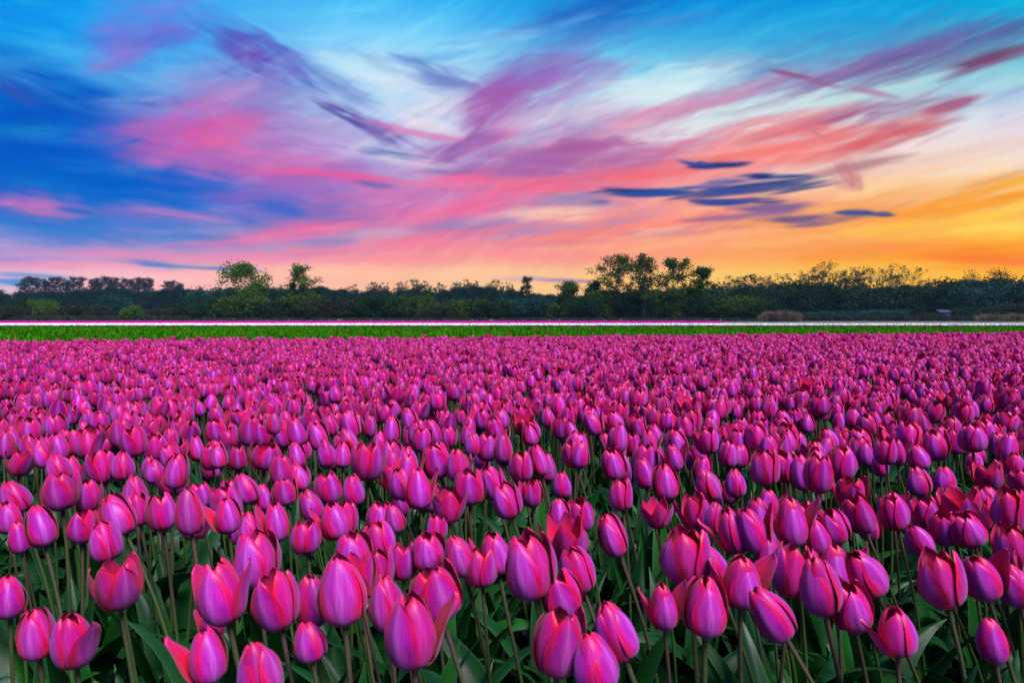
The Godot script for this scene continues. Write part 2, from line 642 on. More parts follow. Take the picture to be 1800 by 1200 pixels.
func soil_texture() -> NoiseTexture2D:
	var nz := FastNoiseLite.new()
	nz.seed = 3
	nz.frequency = 0.03
	nz.fractal_octaves = 5
	var t := NoiseTexture2D.new()
	t.width = 512
	t.height = 512
	t.seamless = true
	t.noise = nz
	var g := Gradient.new()
	g.set_color(0, lin(.012, .010, .007))
	g.set_color(1, lin(.06, .05, .035))
	t.color_ramp = g
	return t

func materials() -> void:
	var veins := streaks(4, 0.66, 1.0, 7.0, 0.4)
	for k in 4:
		var tint: Color = [lin(1.0, 1.0, 1.0), lin(1.0, .9, 1.0), lin(.92, .95, .84), lin(.96, 1.0, 1.0)][k]
		var m := mat(tint, 0.40, 0.7)
		m.albedo_texture = veins
		m.rim_enabled = true
		m.rim = 0.22
		m.rim_tint = 0.6
		m.metallic_specular = 0.35
		M["petal%d" % k] = m
	var lv := streaks(9, 0.82, 1.0, 4.0, 0.25)
	for k in 3:
		var m := mat([lin(1, 1, 1), lin(.75, 1.0, 1.25), lin(1.25, 1.1, .6)][k], 0.40, 0.4)
		m.metallic_specular = 0.32
		m.albedo_texture = lv
		M["leaf%d" % k] = m
	M.stem = mat(Color.WHITE, 0.5)
	M.bark = mat(Color.WHITE, 0.9)
	M.crown = mat(Color.WHITE, 0.7, 0.5)
	M.low = mat(Color.WHITE, 0.6, 0.35)
	M.low.metallic_specular = 0.12
	M.crown.metallic_specular = 0.15
	var soil := StandardMaterial3D.new()
	soil.albedo_texture = soil_texture()
	soil.roughness = 0.95
	soil.uv1_triplanar = true
	soil.uv1_world_triplanar = true
	soil.uv1_scale = Vector3(0.6, 0.6, 0.6)
	M.soil = soil
	M.grass_floor = mat(lin(.03, .07, .012), 0.9, 0.0, false)
	M.meadow = mat(lin(.03, .045, .015), 0.95, 0.0, false)

# ------------------------------------------------------------------ tulips
const PETAL_R := [[0.0, 0.045, 0.0], [0.07, 0.18, 0.010], [0.16, 0.280, 0.070], [0.27, 0.345, 0.185], [0.40, 0.368, 0.35], [0.54, 0.350, 0.53], [0.68, 0.298, 0.70], [0.81, 0.225, 0.845], [0.92, 0.135, 0.955], [1.0, 0.055, 1.0]]
const PETAL_W := [[0.0, 0.06], [0.08, 0.19], [0.2, 0.32], [0.36, 0.41], [0.52, 0.42], [0.66, 0.375], [0.8, 0.28], [0.9, 0.175], [0.96, 0.10], [1.0, 0.025]]

func table(t: Array, v: float, col: int) -> float:
	for i in t.size() - 1:
		if v <= t[i + 1][0]:
			var k: float = (v - t[i][0]) / (t[i + 1][0] - t[i][0])
			var a: float = t[maxi(i - 1, 0)][col]
			var d: float = t[mini(i + 2, t.size() - 1)][col]
			return cubic_interpolate(t[i][col], t[i + 1][col], a, d, k) if i > 0 else lerpf(t[i][col], t[i + 1][col], k)
	return t[t.size() - 1][col]

# One petal of a unit-high flower, turned phi round the stem. open leans it out, flare bends its tip away, curl waves its rim.
func petal(acc: Acc, phi: float, o: Dictionary, nu := 9, nv := 12) -> void:
	var dice := RandomNumberGenerator.new()
	dice.seed = o.seed
	var inner: bool = o.get("inner", false)
	var open: float = o.get("open", 0.0)
	var flare: float = o.get("flare", 0.0)
	var wid: float = o.get("wide", 1.0) * dice.randf_range(0.94, 1.06)
	var tall: float = o.get("tall", 1.0) * dice.randf_range(0.96, 1.03)
	var fat: float = o.get("fat", 1.0)
	var shrink := 0.90 if inner else 1.0
	var wave := dice.randf_range(0.008, 0.03) + 0.03 * open
	var ph := dice.randf() * TAU
	var flank := dice.randf()
	var gro := dice.randf_range(0.32, 0.5)
	var lip := dice.randf_range(-0.012, 0.035) + 0.03 * open
	var skew := dice.randf_range(-0.03, 0.03)
	# centre line
	var line := PackedVector2Array()
	var slope := PackedFloat32Array()
	var at := Vector2(0.045, 0.0)
	var last := Vector2(0.045, 0.0)
	for j in nv + 1:
		var v := float(j) / nv
		var here := Vector2(table(PETAL_R, v, 1) * shrink * fat, table(PETAL_R, v, 2) * tall)
		if j == 0:
			at = Vector2(here.x, 0.0)
			slope.append(1.2)
		else:
			var seg := here - last
			var a := atan2(seg.x, seg.y) + open * smoothstep(0.0, 0.55, v) * 0.75 + flare * smoothstep(0.25, 1.0, v) * 1.25
			at += seg.length() * Vector2(sin(a), cos(a))
			slope.append(a)
		line.append(at)
		last = here
	var outer := PackedVector3Array()
	var inside := PackedVector3Array()
	var co := PackedColorArray()
	var ci := PackedColorArray()
	var tone := dice.randf_range(0.85, 1.12)
	var blush := dice.randf_range(-0.06, 0.08)
	for j in nv + 1:
		var v := float(j) / nv
		var half := table(PETAL_W, v, 1) * wid
		var rho := maxf(table(PETAL_R, v, 1) * shrink * fat * (1.0 + 0.35 * open + 0.6 * flare * v), 0.11)
		var r: float = line[j].x
		var y: float = line[j].y
		var a: float = slope[j]
		for i in nu:
			var u := float(i) / (nu - 1) * 2.0 - 1.0
			var ang := clampf(half / rho, 0.0, 1.75) * u
			var lat := rho * sin(ang)
			var dep := rho * (1.0 - cos(ang))
			# the depth of the cup points inwards, square to the centre line
			var rr := r - dep * cos(a * 0.8)
			var yy := y + dep * sin(a * 0.8) * 0.6
			var ridge := (0.020 * exp(-pow(u / 0.15, 2.0)) - 0.016 * exp(-pow((u - gro) / 0.17, 2.0)) - 0.014 * exp(-pow((u + gro) / 0.17, 2.0))) * sin(PI * minf(v * 1.05, 1.0))
			ridge += lip * u * u * smoothstep(0.1, 0.6, v)
			var rim := wave * sin(v * 9.0 + ph + u * 2.0) * u * u * v + skew * u * v
			rr += ridge + rim
			yy -= 0.03 * u * u * v * v * (1.0 + dice.randf_range(-0.4, 0.4))
			var th := 0.013 * (1.0 - pow(absf(u), 4.0)) * (1.0 - pow(v, 8.0))
			var p := Vector3(lat, yy, rr).rotated(Vector3.UP, phi)
			outer.append(p)
			inside.append(Vector3(lat * 0.985, yy + th * sin(a), rr - th).rotated(Vector3.UP, phi))
			# colours: lilac flame down the middle and side streaks with highlight sheen painted in, hot pink flanks, red margins, a pale heel
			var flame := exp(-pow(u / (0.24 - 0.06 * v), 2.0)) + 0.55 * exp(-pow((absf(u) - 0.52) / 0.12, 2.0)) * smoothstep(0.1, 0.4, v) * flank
			var side := smoothstep(0.42, 0.95, absf(u) + 0.12 * sin(v * 5.0 + ph))
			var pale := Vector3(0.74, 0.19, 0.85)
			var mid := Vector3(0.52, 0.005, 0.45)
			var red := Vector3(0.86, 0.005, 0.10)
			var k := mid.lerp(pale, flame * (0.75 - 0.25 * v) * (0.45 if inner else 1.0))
			k = k.lerp(red, clampf(side * 0.95 + blush + smoothstep(0.74, 1.0, v) * 0.5 + (0.4 if inner else 0.0), 0.0, 1.0))
			k = k.lerp(Vector3(0.45, 0.10, 0.20), smoothstep(0.10, 0.0, v) * 0.8)
			k *= tone
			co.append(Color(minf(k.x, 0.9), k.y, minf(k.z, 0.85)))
			var q := Vector3(0.80, 0.010, 0.06).lerp(Vector3(0.78, 0.035, 0.36), clampf(smoothstep(0.5, 1.0, v) * 0.5 + side * 0.45, 0.0, 1.0))
			q = q.lerp(Vector3(0.7, 0.55, 0.12), smoothstep(0.14, 0.0, v))
			ci.append(Color(q.x, q.y, q.z))
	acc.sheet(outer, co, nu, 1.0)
	acc.sheet(inside, ci, nu, -1.0)

# kinds of flower head: a list of six petals each
func head_petals(kind: String, seed_: int) -> Array:
	var dice := RandomNumberGenerator.new()
	dice.seed = seed_ * 7919 + kind.unicode_at(0)
	var out := []
	var angles := [0.0, 120.0, -120.0]
	if kind == "l": angles = [35.0, 150.0, -88.0]
	if kind == "r": angles = [-35.0, -150.0, 88.0]
	if kind == "b": angles = [5.0, 100.0, -100.0]
	var op: float = {"c": 0.0, "t": -0.03, "h": 0.21, "o": 0.40, "w": 0.62, "l": 0.06, "r": 0.06, "b": 0.10}[kind]
	var fat: float = {"c": 1.0, "t": 0.86, "h": 1.08, "o": 1.05, "w": 1.0, "l": 1.0, "r": 1.0, "b": 1.0}[kind]
	for i in 3:
		var flare := dice.randf_range(0.0, 0.05)
		var open := op + pow(dice.randf(), 2.0) * 0.20 - 0.015 + dice.randf_range(-0.03, 0.05) * 3.0 * op
		if kind in ["l", "r"] and i == 2 or kind == "b" and i > 0:
			flare = dice.randf_range(0.5, 0.8)
			open += 0.14
		if kind == "w": flare = dice.randf_range(0.05, 0.45)
		if kind == "h" and dice.randf() < 0.4: flare = dice.randf_range(0.15, 0.4)
		if kind == "o" and dice.randf() < 0.35: flare = dice.randf_range(0.2, 0.4)
		out.append({"phi": deg_to_rad(angles[i] + dice.randf_range(-7, 7)), "seed": dice.randi(), "open": open, "flare": flare, "fat": fat * dice.randf_range(0.97, 1.05), "wide": dice.randf_range(0.78, 0.96), "tall": dice.randf_range(0.93, 1.03)})
	for i in 3:
		var open := op * 0.8 + dice.randf_range(-0.02, 0.03)
		out.append({"phi": deg_to_rad(angles[i] + 60.0 + dice.randf_range(-8, 8)), "seed": dice.randi(), "open": open, "flare": dice.randf_range(0.0, 0.04) + (0.15 if kind == "w" else 0.0), "fat": fat, "inner": true, "tall": dice.randf_range(1.0, 1.07)})
	return out

func leaf_blade(acc: Acc, at: Transform3D, length: float, width: float, bend: float, twist: float, seed_: int, col: Vector3) -> void:
	var dice := RandomNumberGenerator.new()
	dice.seed = seed_
	var nu := 5
	var nv := 10
	var p := PackedVector3Array()
	var cs := PackedColorArray()
	var a := dice.randf_range(0.10, 0.3)      # from upright
	var c := Vector3.ZERO
	var ph := dice.randf() * TAU
	var wav := dice.randf_range(0.06, 0.16)
	for j in nv + 1:
		var v := float(j) / nv
		var half := width * 0.5 * (0.42 + 0.58 * sin(PI * pow(v, 0.75))) * pow(maxf(1.0 - pow(v, 3.2), 0.0), 0.8) + 0.0006
		var dir := Vector3(0, cos(a), sin(a))
		if j > 0: c += dir * length / nv
		a += bend / nv * (0.4 + 1.6 * v)
		var nrm := Vector3(0, -sin(a), cos(a))
		for i in nu:
			var u := float(i) / (nu - 1) * 2.0 - 1.0
			var fold := (0.55 - 0.25 * v) * absf(u) * half * -1.0 + wav * half * sin(v * 8.0 + ph + u) * u * u
			var w := Vector3.RIGHT.rotated(dir, twist * v)
			p.append(at * (c + w * u * half - nrm * fold))
			var k := col * (0.92 + 0.16 * v)
			if absf(u) > 0.9: k = k.lerp(Vector3(.04, .13, .05), 0.35)
			cs.append(Color(k.x, k.y, k.z))
	acc.sheet(p, cs, nu, 1.0)

func stem_points(from: Vector3, to: Vector3, axis: Vector3) -> Array:
	var h := (to - from).length()
	var out := []
	for k in 8:
		out.append(from.bezier_interpolate(from + Vector3(0, h * 0.4, 0), to - axis * h * 0.33, to, k / 7.0))
	return out

func stem_shape(acc: Acc, from: Vector3, to: Vector3, axis: Vector3, thick: float, seed_: int) -> void:
	var dice := RandomNumberGenerator.new()
	dice.seed = seed_
	var rads := []
	var cols := []
	var brown := Vector3(.058, .032, .030).lerp(Vector3(.032, .045, .014), dice.randf())
	for k in 8:
		var v := k / 7.0
		rads.append(lerpf(0.0040, 0.0028, v) * thick * (1.25 if k == 7 else 1.0))
		var q := Vector3(.024, .080, .009).lerp(brown, smoothstep(0.35, 0.95, v))
		cols.append(Color(q.x, q.y, q.z))
	acc.tube(stem_points(from, to, axis), rads, 7, cols)

var head_meshes := {}          # kind -> list of heads, each a list of six petal meshes
var leaf_meshes := []
const HEADS := {"c": 6, "t": 3, "h": 4, "o": 4, "w": 3, "l": 3, "r": 3, "b": 2}

func leaf_look(k: int) -> Vector3:
	return [Vector3(.006, .056, .011), Vector3(.010, .076, .007), Vector3(.005, .048, .022)][k % 3]

func tulip_stock() -> void:
	for kind in HEADS:
		var list := []
		for s in HEADS[kind]:
			var six := []
			for q in head_petals(kind, s + 1):
				var acc := Acc.new()
				petal(acc, q.phi, q)
				six.append(acc.commit(ArrayMesh.new(), M["petal%d" % (s % 4)]))
			list.append(six)
		head_meshes[kind] = list
	for k in 12:
		var acc := Acc.new()
		leaf_blade(acc, Transform3D(), [.30, .26, .33, .22][k % 4], [.050, .062, .044, .056][(k / 2) % 4], [.35, .9, 1.5, .6, 1.9][k % 5], [0.0, 0.7, -0.6][k % 3], k + 40, leaf_look(k))
		leaf_meshes.append(acc.commit(ArrayMesh.new(), M["leaf%d" % (k % 3)]))

# axis of a head that leans to the right by lean degrees and away by back degrees, turned yaw about itself
func head_basis(lean: float, back: float, yaw: float) -> Basis:
	return Basis(Vector3.FORWARD, deg_to_rad(lean)) * Basis(Vector3.RIGHT, deg_to_rad(-back)) * Basis(Vector3.UP, yaw)

# a single tulip with its stem, six petals and leaves; head is the middle of the flower
func tulip(head: Vector3, size: float, kind: String, lean: float, dice: RandomNumberGenerator) -> Node3D:
	var yaw := dice.randf() * TAU
	if kind in ["l", "r", "b"]: yaw = deg_to_rad(dice.randf_range(-16, 16))
	elif kind in ["c", "h", "t"]: yaw = deg_to_rad(dice.randf_range(-28, 28) + (60.0 if dice.randf() < 0.3 else 0.0))
	var hb := head_basis(lean, dice.randf_range(-5, 5), yaw)
	var heel := head - hb.y * size * 0.5
	var foot := Vector3(heel.x - sin(deg_to_rad(lean)) * heel.y * 0.55 + dice.randf_range(-.02, .02), 0.0, heel.z + dice.randf_range(-.02, .02))
	var t := base("tulip", foot)
	var acc := Acc.new()
	stem_shape(acc, Vector3.ZERO, heel - foot + hb.y * size * 0.03, hb.y, size / 0.066, dice.randi())
	part("stem", acc.commit(ArrayMesh.new(), M.stem), null, t)
	var six: Array = head_meshes[kind][dice.randi() % head_meshes[kind].size()]
	var xf := Transform3D(hb * Basis.from_scale(Vector3(size * dice.randf_range(.86, 1.1), size * dice.randf_range(.92, 1.12), size * dice.randf_range(.88, 1.08))), heel - foot)
	for m in six: part("petal", m, null, t, xf)
	var turn := dice.randf() * TAU
	for k in 4:
		var s := dice.randf_range(0.75, 1.15)
		part("leaf", leaf_meshes[dice.randi() % leaf_meshes.size()], null, t, Transform3D(Basis(Vector3.UP, turn + k * 1.75).scaled(Vector3(s * 1.15, s, s)), Vector3(0, 0.01 + 0.022 * k, 0)))
	return t

# a whole plant as one shape, for the crowd further back
func plant_mesh(kind: String, seed_: int, lean: float) -> ArrayMesh:
	var dice := RandomNumberGenerator.new()
	dice.seed = seed_ * 31 + 5
	var hb := head_basis(lean, dice.randf_range(-6, 6), dice.randf() * TAU)
	var size := 0.060
	var heel := Vector3(sin(deg_to_rad(lean)) * 0.2, 0.42, 0.0)
	var mesh := ArrayMesh.new()
	var a := Acc.new()
	for q in head_petals(kind, seed_ + 20):
		var one := Acc.new()
		petal(one, q.phi, q, 7, 8)
		var s := a.v.size()
		for i in one.v.size():
			a.v.append(hb * (one.v[i] * size) + heel)
			a.n.append(hb * one.n[i])
			a.c.append(one.c[i])
			a.uv.append(one.uv[i])
		for i in one.idx: a.idx.append(s + i)
	a.commit(mesh, M["petal%d" % (seed_ % 4)])
	var b := Acc.new()
	stem_shape(b, Vector3.ZERO, heel + hb.y * 0.002, hb.y, 1.0, seed_)
	b.commit(mesh, M.stem)
	var c := Acc.new()
	var turn := dice.randf() * TAU
	for k in 3:
		leaf_blade(c, Transform3D(Basis(Vector3.UP, turn + k * 2.2), Vector3(0, 0.01 + k * 0.02, 0)), dice.randf_range(.22, .33), dice.randf_range(.05, .072), dice.randf_range(.3, 1.8), dice.randf_range(-.7, .7), seed_ * 5 + k, leaf_look(k + seed_))
	c.commit(mesh, M["leaf%d" % (seed_ % 3)])
	return mesh

# ------------------------------------------------------------------ the pink field
# the tulips nearest the camera, one line each: where the photograph shows the flower, its height there, its kind and lean, and a phrase for those that stand out
func near_list() -> String:
	return """
15 1048 78 c 0 cut off by the left edge above the bottom corner
63 1116 88 c 3 with a red left margin, lowest at the left edge
128 1128 95 r 0 of the bottom left corner with its right petal thrown out
14 911 56 c 0
25 875 62 c 12 leaning at the left edge, beside the widest cup
70 927 74 c 4
33 948 52 c 0
105 863 70 h 0 like a wide bowl, near the left edge
155 872 55 h 2
145 925 62 h 0
184 950 75 c 4 on a long bare stem below a pair of buds, left
207 910 70 c 8 with a scarlet left side, in the left third
243 896 58 h 0
283 900 68 h 2
332 902 80 t 1 pointed like a flame, in the left third
305 846 52 o 0
350 872 45 c 4
398 906 66 l 4 shaped like a closed cup with one horn to its left
485 920 66 l 0
537 943 63 h 3
450 988 88 h 6 big and round, behind the horned one
390 1043 110 b 2 with horns curling out on both sides, left foreground
372 1096 60 b 0 hidden under the horned flower
485 1062 92 h 3 with a split top and a red right flap
362 1158 88 l 0 with a tongue-like petal pointing left at the bottom
455 1184 108 c 4 cut by the bottom edge, left of centre
543 1126 76 c 4
600 1045 110 c 3 huge and egg-shaped, left of the middle cluster
548 1062 84 l 0
261 824 42 t 3
182 825 48 c 6 with a red back petal, over the wide bowl
210 828 38 c 10
371 823 40 c 0
405 870 46 c 6
432 860 55 c 10
462 875 46 c 0
500 865 50 h 4
546 888 58 c 8
575 858 60 h 4
525 838 45 c 8
588 917 66 l 3
646 815 62 o 0 ragged and flame-red, on a straight stem left of centre
768 813 60 h 6 two-lobed and plump, centre back
621 862 55 c 0
705 850 58 h 2
736 864 64 b 0 with its round front petal framed by two side flaps
789 892 56 o 2 open like a crown, below the centre
824 857 64 h 2
891 880 64 h 4 broad with a red right flank, just left of the middle
866 853 56 h 8
693 910 56 c 6 slim and lilac, left of the open crown
703 885 45 c 8
768 930 45 h 0
983 902 48 c 0
988 853 46 c 3 small and egg-shaped, on a dark stem right of the middle
947 811 54 c 4
915 822 52 h 4
886 795 50 c 2
1006 801 44 c 4
1078 817 55 h 8
1092 873 50 h 0 crossed by a neighbour's slanting stem
1134 808 52 h 0
1170 849 60 c 0 with scarlet margins on both sides, right of the middle
1077 942 74 c 7 standing alone on a tall stem among dark leaves
806 975 78 c 7 leaning over a bare stem, just left of the middle
870 973 76 c 3
845 997 70 h 0
932 998 108 h 2 split open down its front, in the middle foreground
995 957 78 w 4 wide open and blood red with a pale petal thrown right
985 1046 84 c 6
1015 1008 72 h 8
1080 1108 112 c 9 long and pointed, right of the bottom middle
982 1133 112 h -2 with a red lip, at the bottom middle
1045 1160 112 c 8 foremost at the bottom middle, cut by the edge
620 972 72 h 4
665 950 68 h 8
664 1002 66 h 4
680 1062 92 c 6 upright and rounded inside the middle cluster
724 1115 118 r 2 largest of the middle cluster, with a folded right flap
765 1045 98 h 4 with a pale left flap, right side of the middle cluster
752 968 70 h 5
708 990 60 o 0
1165 1070 76 b 2 with short flared wings, right of the bottom middle
605 915 55 h 0
935 870 45 o 0
1240 1063 112 c 2 big and barrel-shaped with a red left stripe, right foreground
1205 977 100 h 2 tall and scarlet-banded, right of centre
1250 992 76 c 8
1287 938 74 l 4 with a beak-like petal to its left, right of centre
1325 935 80 c 8
1350 975 65 c -2
1392 922 78 b 3 with wing-like side petals, right of the beaked one
1432 945 60 h 5
1465 925 64 h 7
1510 906 66 h 14 tipping far over leftwards, right third
1440 1030 106 c 6 long and egg-shaped, in the lower right quarter
1522 1012 85 l 12
1495 1068 85 c 5
1357 1082 95 c 14 leaning hard left, at the lower right
1575 1110 88 l 4 with a thick left horn, near the bottom right
1745 1128 74 c 3 lowest at the right, standing by itself near the corner
1655 1020 96 h 4 wide with frilled red edges, lower right
1725 1013 85 c 10
1615 948 62 c 8
1627 903 58 c 6
1570 888 46 b 0 small with two curling wings, at the right
1615 847 52 c 6 with a wavy rim, standing clear at the right
1661 843 48 c 2 with a torn red left rim, at the right
1548 817 42 c 0
1293 850 50 c 2 squat and plain, standing clear right of centre
1244 852 60 c 8 with a hot pink back, beside a plain squat one
1345 827 56 h 0
1410 834 57 c 4 conical, in front of the two red-sided ones
1378 823 52 c 6
1434 815 56 c 2
1480 817 54 h 0 broad with a red-streaked front, right third
1352 888 48 r 3
1495 870 55 c 4
1690 890 66 w 4
1660 930 60 c 6
1700 930 66 h 6
1775 900 72 c 6
1780 962 70 h 3 cut off by the right edge, half way down the foreground
1783 1027 78 c 6 at the right edge below a cut-off one
1722 905 56 h 0
1742 885 55 c 4
1280 800 45 h 0
10 785 45 c 0
53 790 46 c 0
93 790 47 c 4
98 750 42 h 0
130 778 46 c 2
155 786 46 c 6
148 755 34 c 0
215 763 52 h 2 bulky with a shiny front petal, upper left field
262 760 40 o 0
270 788 46 o 0 tattered, under the bulky shiny one
305 797 42 w 0
345 790 42 l 0
382 795 46 c 6
316 745 38 c 0
380 758 46 h 2 big with a broad white sheen, near the upper left
405 775 40 c 24
440 760 50 h 0 broad with a red left half, left of centre back
460 762 48 h 0
495 766 45 h 3
530 793 38 o 0
496 830 52 c 2
523 841 48 c 6
577 802 48 c 2 taller than its neighbours, pinched at the top, left of the ragged red one
602 799 48 c 0
560 770 46 h 10
612 775 44 c 12
580 748 38 c 2
615 750 45 h 10
650 750 38 c -3
688 758 44 c 0
720 740 40 c 4
668 778 36 c 0
690 800 46 h 4
742 775 42 c -2
762 760 44 c 4
788 770 34 c 2
780 740 32 o 0
823 768 40 c 0 oval and pale, standing clear above the plump pair
877 735 32 c 0
870 758 40 c 8
884 787 56 t -2 slender and tall, just left of the middle at the back
855 790 26 c 6
932 765 38 c 3
963 735 34 c 4
985 755 36 c 0
1005 762 38 c 8
1043 745 44 r 8
999 735 36 h 0
1064 776 30 c 4 tiny and lilac, behind the leaning pair
1080 740 42 c 6
1122 752 36 h 2
1150 764 38 c 3
1175 738 36 c 0
1215 743 42 h 2
1249 751 38 c 2
1283 761 28 t 0 smallest and slimmest, right of the middle at the back
1303 748 28 h 0
1338 752 36 h 0
1187 780 44 h 6
1205 805 40 h 10
1228 795 36 c 2
1112 782 44 h 4
1375 735 36 l 4
1398 735 34 h 0
1420 746 32 c 0
1475 743 30 c 0
1500 735 34 c 0
1457 772 40 l 10 lying open sideways, with a long left petal
1512 775 44 h 4 with a heart-shaped notch, right third at the back
1538 738 30 c 0
1559 740 28 c 4
1560 760 34 w 6 shaggy and pink-red, right third at the back
1557 786 36 c -2
1578 797 44 r 0
1614 802 48 c 6 ribbed and egg-shaped, leaning in the right third
1645 785 52 h 4 plump and bright, behind the ribbed one
1655 770 40 c 4
1680 777 44 h 0
1718 798 42 c 4
1726 760 48 h 0 square-topped, standing above the others at the right
1757 780 42 c 8
1780 775 34 c 2
1770 742 38 c 0
1785 815 46 l 4
1795 845 40 c 2
"""

const KIND_WORD := {"c": "closed", "t": "slender pointed", "h": "half open", "o": "open", "w": "wide open", "l": "closed, left-flared", "r": "closed, right-flared", "b": "two-horned"}
const TULIP_GROUP := "pink tulips at the front of the field"

# the far edge of the pink field runs slightly away to the right
func edge_z(x: float) -> float:
	return -(9.9 + 0.27 * x)

func pink_field() -> void:
	tulip_stock()
	var near := []
	var dice := RandomNumberGenerator.new()
	dice.seed = 2024
	for line in near_list().strip_edges().split("\n"):
		var f := line.split(" ", true, 5)
		var py := float(f[1])
		var h := float(f[2])
		var d0 := FOCAL * 0.325 / (py - HORIZON)
		var d1 := FOCAL * 0.066 / h
		var d := pow(d0, 0.7) * pow(d1, 0.3)
		var size := h * d / FOCAL * 0.95
		var p := spot(float(f[0]), py, d)
		if p.y > 0.56: p = spot(float(f[0]), py, FOCAL * 0.25 / (py - HORIZON))
		var kind := f[3]
		if f.size() < 6 and kind == "c" and dice.randf() < 0.4: kind = ["h", "h", "o", "l", "r"][dice.randi() % 5]
		near.append({"p": p, "size": size, "kind": kind, "lean": -1.7 * float(f[4]) - 4.0 + dice.randfn(0.0, 4.0), "name": f[5] if f.size() > 5 else "", "px": float(f[0]), "py": py})
	# the rest of the field: one plant in every cell, rows slightly thinned
	var cell := 0.073
	var rest := []
	for iz in range(int(14.0 / cell) + 30):
		var z := -0.55 - iz * cell
		for ix in range(int(-14.0 / cell), int(17.0 / cell)):
			var x := (ix + dice.randf_range(0.05, 0.95)) * cell
			var zz := z + dice.randf_range(-0.45, 0.45) * cell
			var skip := dice.randf()
			var lift := dice.randfn(0.0, 0.022)
			if absf(x) > -zz * 0.80 + 0.7 or zz < edge_z(x) + dice.randf_range(-.12, .12): continue
			var row := fposmod((zz + 0.27 * x) / 0.62, 1.0)
			if skip < (0.62 if row < 0.24 else 0.08) + 0.12 * smoothstep(-4.5, -1.5, zz): continue
			var q := spot_px(Vector3(x, 0.475 + lift, zz))
			if -zz < 0.72: continue
			if q.x > -90.0 and q.x < 1890.0 and q.y > 838.0:
				# among the front tulips only lower ones, half hidden
				if dice.randf() < smoothstep(840.0, 1050.0, q.y): continue
				lift -= 0.03
			var clash := false
			if zz > -2.6:
				for t in near:
					if Vector2(t.p.x - x, t.p.z - zz).length_squared() < 0.0034:
						clash = true
						break
			if clash: continue
			rest.append({"p": Vector3(x, 0.475 + lift, zz), "d": -zz, "px": q.x, "py": q.y})
	# the nearest of those are tulips of their own too
	var free := []
	var crowd := []
	for t in rest:
		if t.px > 5.0 and t.px < 1795.0 and t.py < 1230.0: free.append(t)
		else: crowd.append(t)
	free.sort_custom(func(a, b): return a.d < b.d)
	var kinds := ["c", "c", "c", "c", "t", "h", "h", "h", "o", "o", "l", "r", "b", "w"]
	var own := 300 - near.size()
	for i in free.size():
		if i < own:
			var t: Dictionary = free[i]
			near.append({"p": t.p, "size": dice.randf_range(0.050, 0.064), "kind": kinds[dice.randi() % kinds.size()], "lean": dice.randfn(-7.0, 6.0), "name": "", "px": t.px, "py": t.py})
		else: crowd.append(free[i])
	var made := []
	for t in near:
		var o := tulip(t.p, t.size, t.kind, t.lean, dice)
		made.append(o)
	tulip_labels(near, made)
	# the crowd behind
	var holder := base("tulip_crowd", Vector3.ZERO)
	tag(holder, "mass of magenta tulips filling the field behind the front ones", "tulips", "", "stuff")
	var spec := ["c", "h", "h", "t", "h", "h", "o", "l", "c", "r", "h", "b", "w", "c", "o", "h"]
	var xfs := []
	var cols := []
	for s in spec:
		xfs.append([])
		cols.append([])
	for t in crowd:
		var k := dice.randi() % spec.size()
		var sc := dice.randf_range(0.86, 1.14)
		var tall: float = (t.p.y / 0.455) / sc
		var b := Basis(Vector3.UP, dice.randf_range(-0.6, 0.6) + (PI if dice.randf() < 0.3 else 0.0)) * Basis(Vector3.RIGHT, dice.randfn(0.0, 0.09))
		b = b.scaled(Vector3(sc, sc * lerpf(tall, 1.0, 0.35), sc))
		xfs[k].append(Transform3D(b, Vector3(t.p.x, 0, t.p.z)))
		var g := dice.randf_range(0.86, 1.1)
		cols[k].append(Color(g * dice.randf_range(0.92, 1.06), g, g * dice.randf_range(0.8, 1.1)))
	for k in spec.size():
		var mm := many("tulips", plant_mesh(spec[k], k, [-5.0, 3.0, -13.0, -2.0, -8.0][k % 5]), xfs[k], cols[k], holder)
		tag(mm, "", "", "", "stuff")
	print("crowd ", crowd.size(), " own ", near.size())

func spot_px(p: Vector3) -> Vector2:
	var q := p - Vector3(0, CAM_H, 0)
	var d := maxf(q.dot(cam_fwd), 0.01)
	return Vector2(900.0 + q.x / d * FOCAL, 600.0 - q.dot(cam_up) / d * FOCAL)

# each tulip gets words of its own: its phrase, or its place beside one that has a phrase
func tulip_labels(list: Array, made: Array) -> void:
	var used := {}
	for i in list.size():
		var t: Dictionary = list[i]
		var label := ""
		if t.name:
			label = "%s pink tulip %s" % [KIND_WORD[t.kind], t.name] if not t.kind in ["l", "r", "b"] else "pink tulip %s" % t.name
		else:
			var marks := []
			for j in list.size():
				if list[j].name:
					var dv := Vector2(list[j].px - t.px, (list[j].py - t.py) * 1.6)
					marks.append([dv.length() * (200.0 / (t.py - 500.0)), j])
			marks.sort_custom(func(a, b): return a[0] < b[0])
			var done := false
			for round_ in 6:
				for m in marks.slice(0, 4):
					var k: Dictionary = list[m[1]]
					var where := ""
					if t.py < k.py - 14.0: where = "behind"
					elif t.py > k.py + 14.0: where = "in front of"
					var lr := ""
					if t.px < k.px - 18.0: lr = "left"
					elif t.px > k.px + 18.0: lr = "right"
					var rel := where
					if lr and where: rel = where.replace(" of", "") + (" and %s of" % lr)
					elif lr: rel = "just %s of" % lr
					elif where == "": rel = "right against"
					var nth: String = ["", "next ", "third ", "fourth ", "fifth ", "sixth "][round_]
					label = "%s%s tulip %s the one %s" % [nth, KIND_WORD[t.kind].replace("closed, ", ""), rel, short_phrase(k.name)]
					if not used.has(label):
						done = true
						break
				if done: break
		if label.split(" ").size() > 16: label = " ".join(label.split(" ").slice(0, 16))
		used[label] = true
		tag(made[i], label, "tulip", TULIP_GROUP)

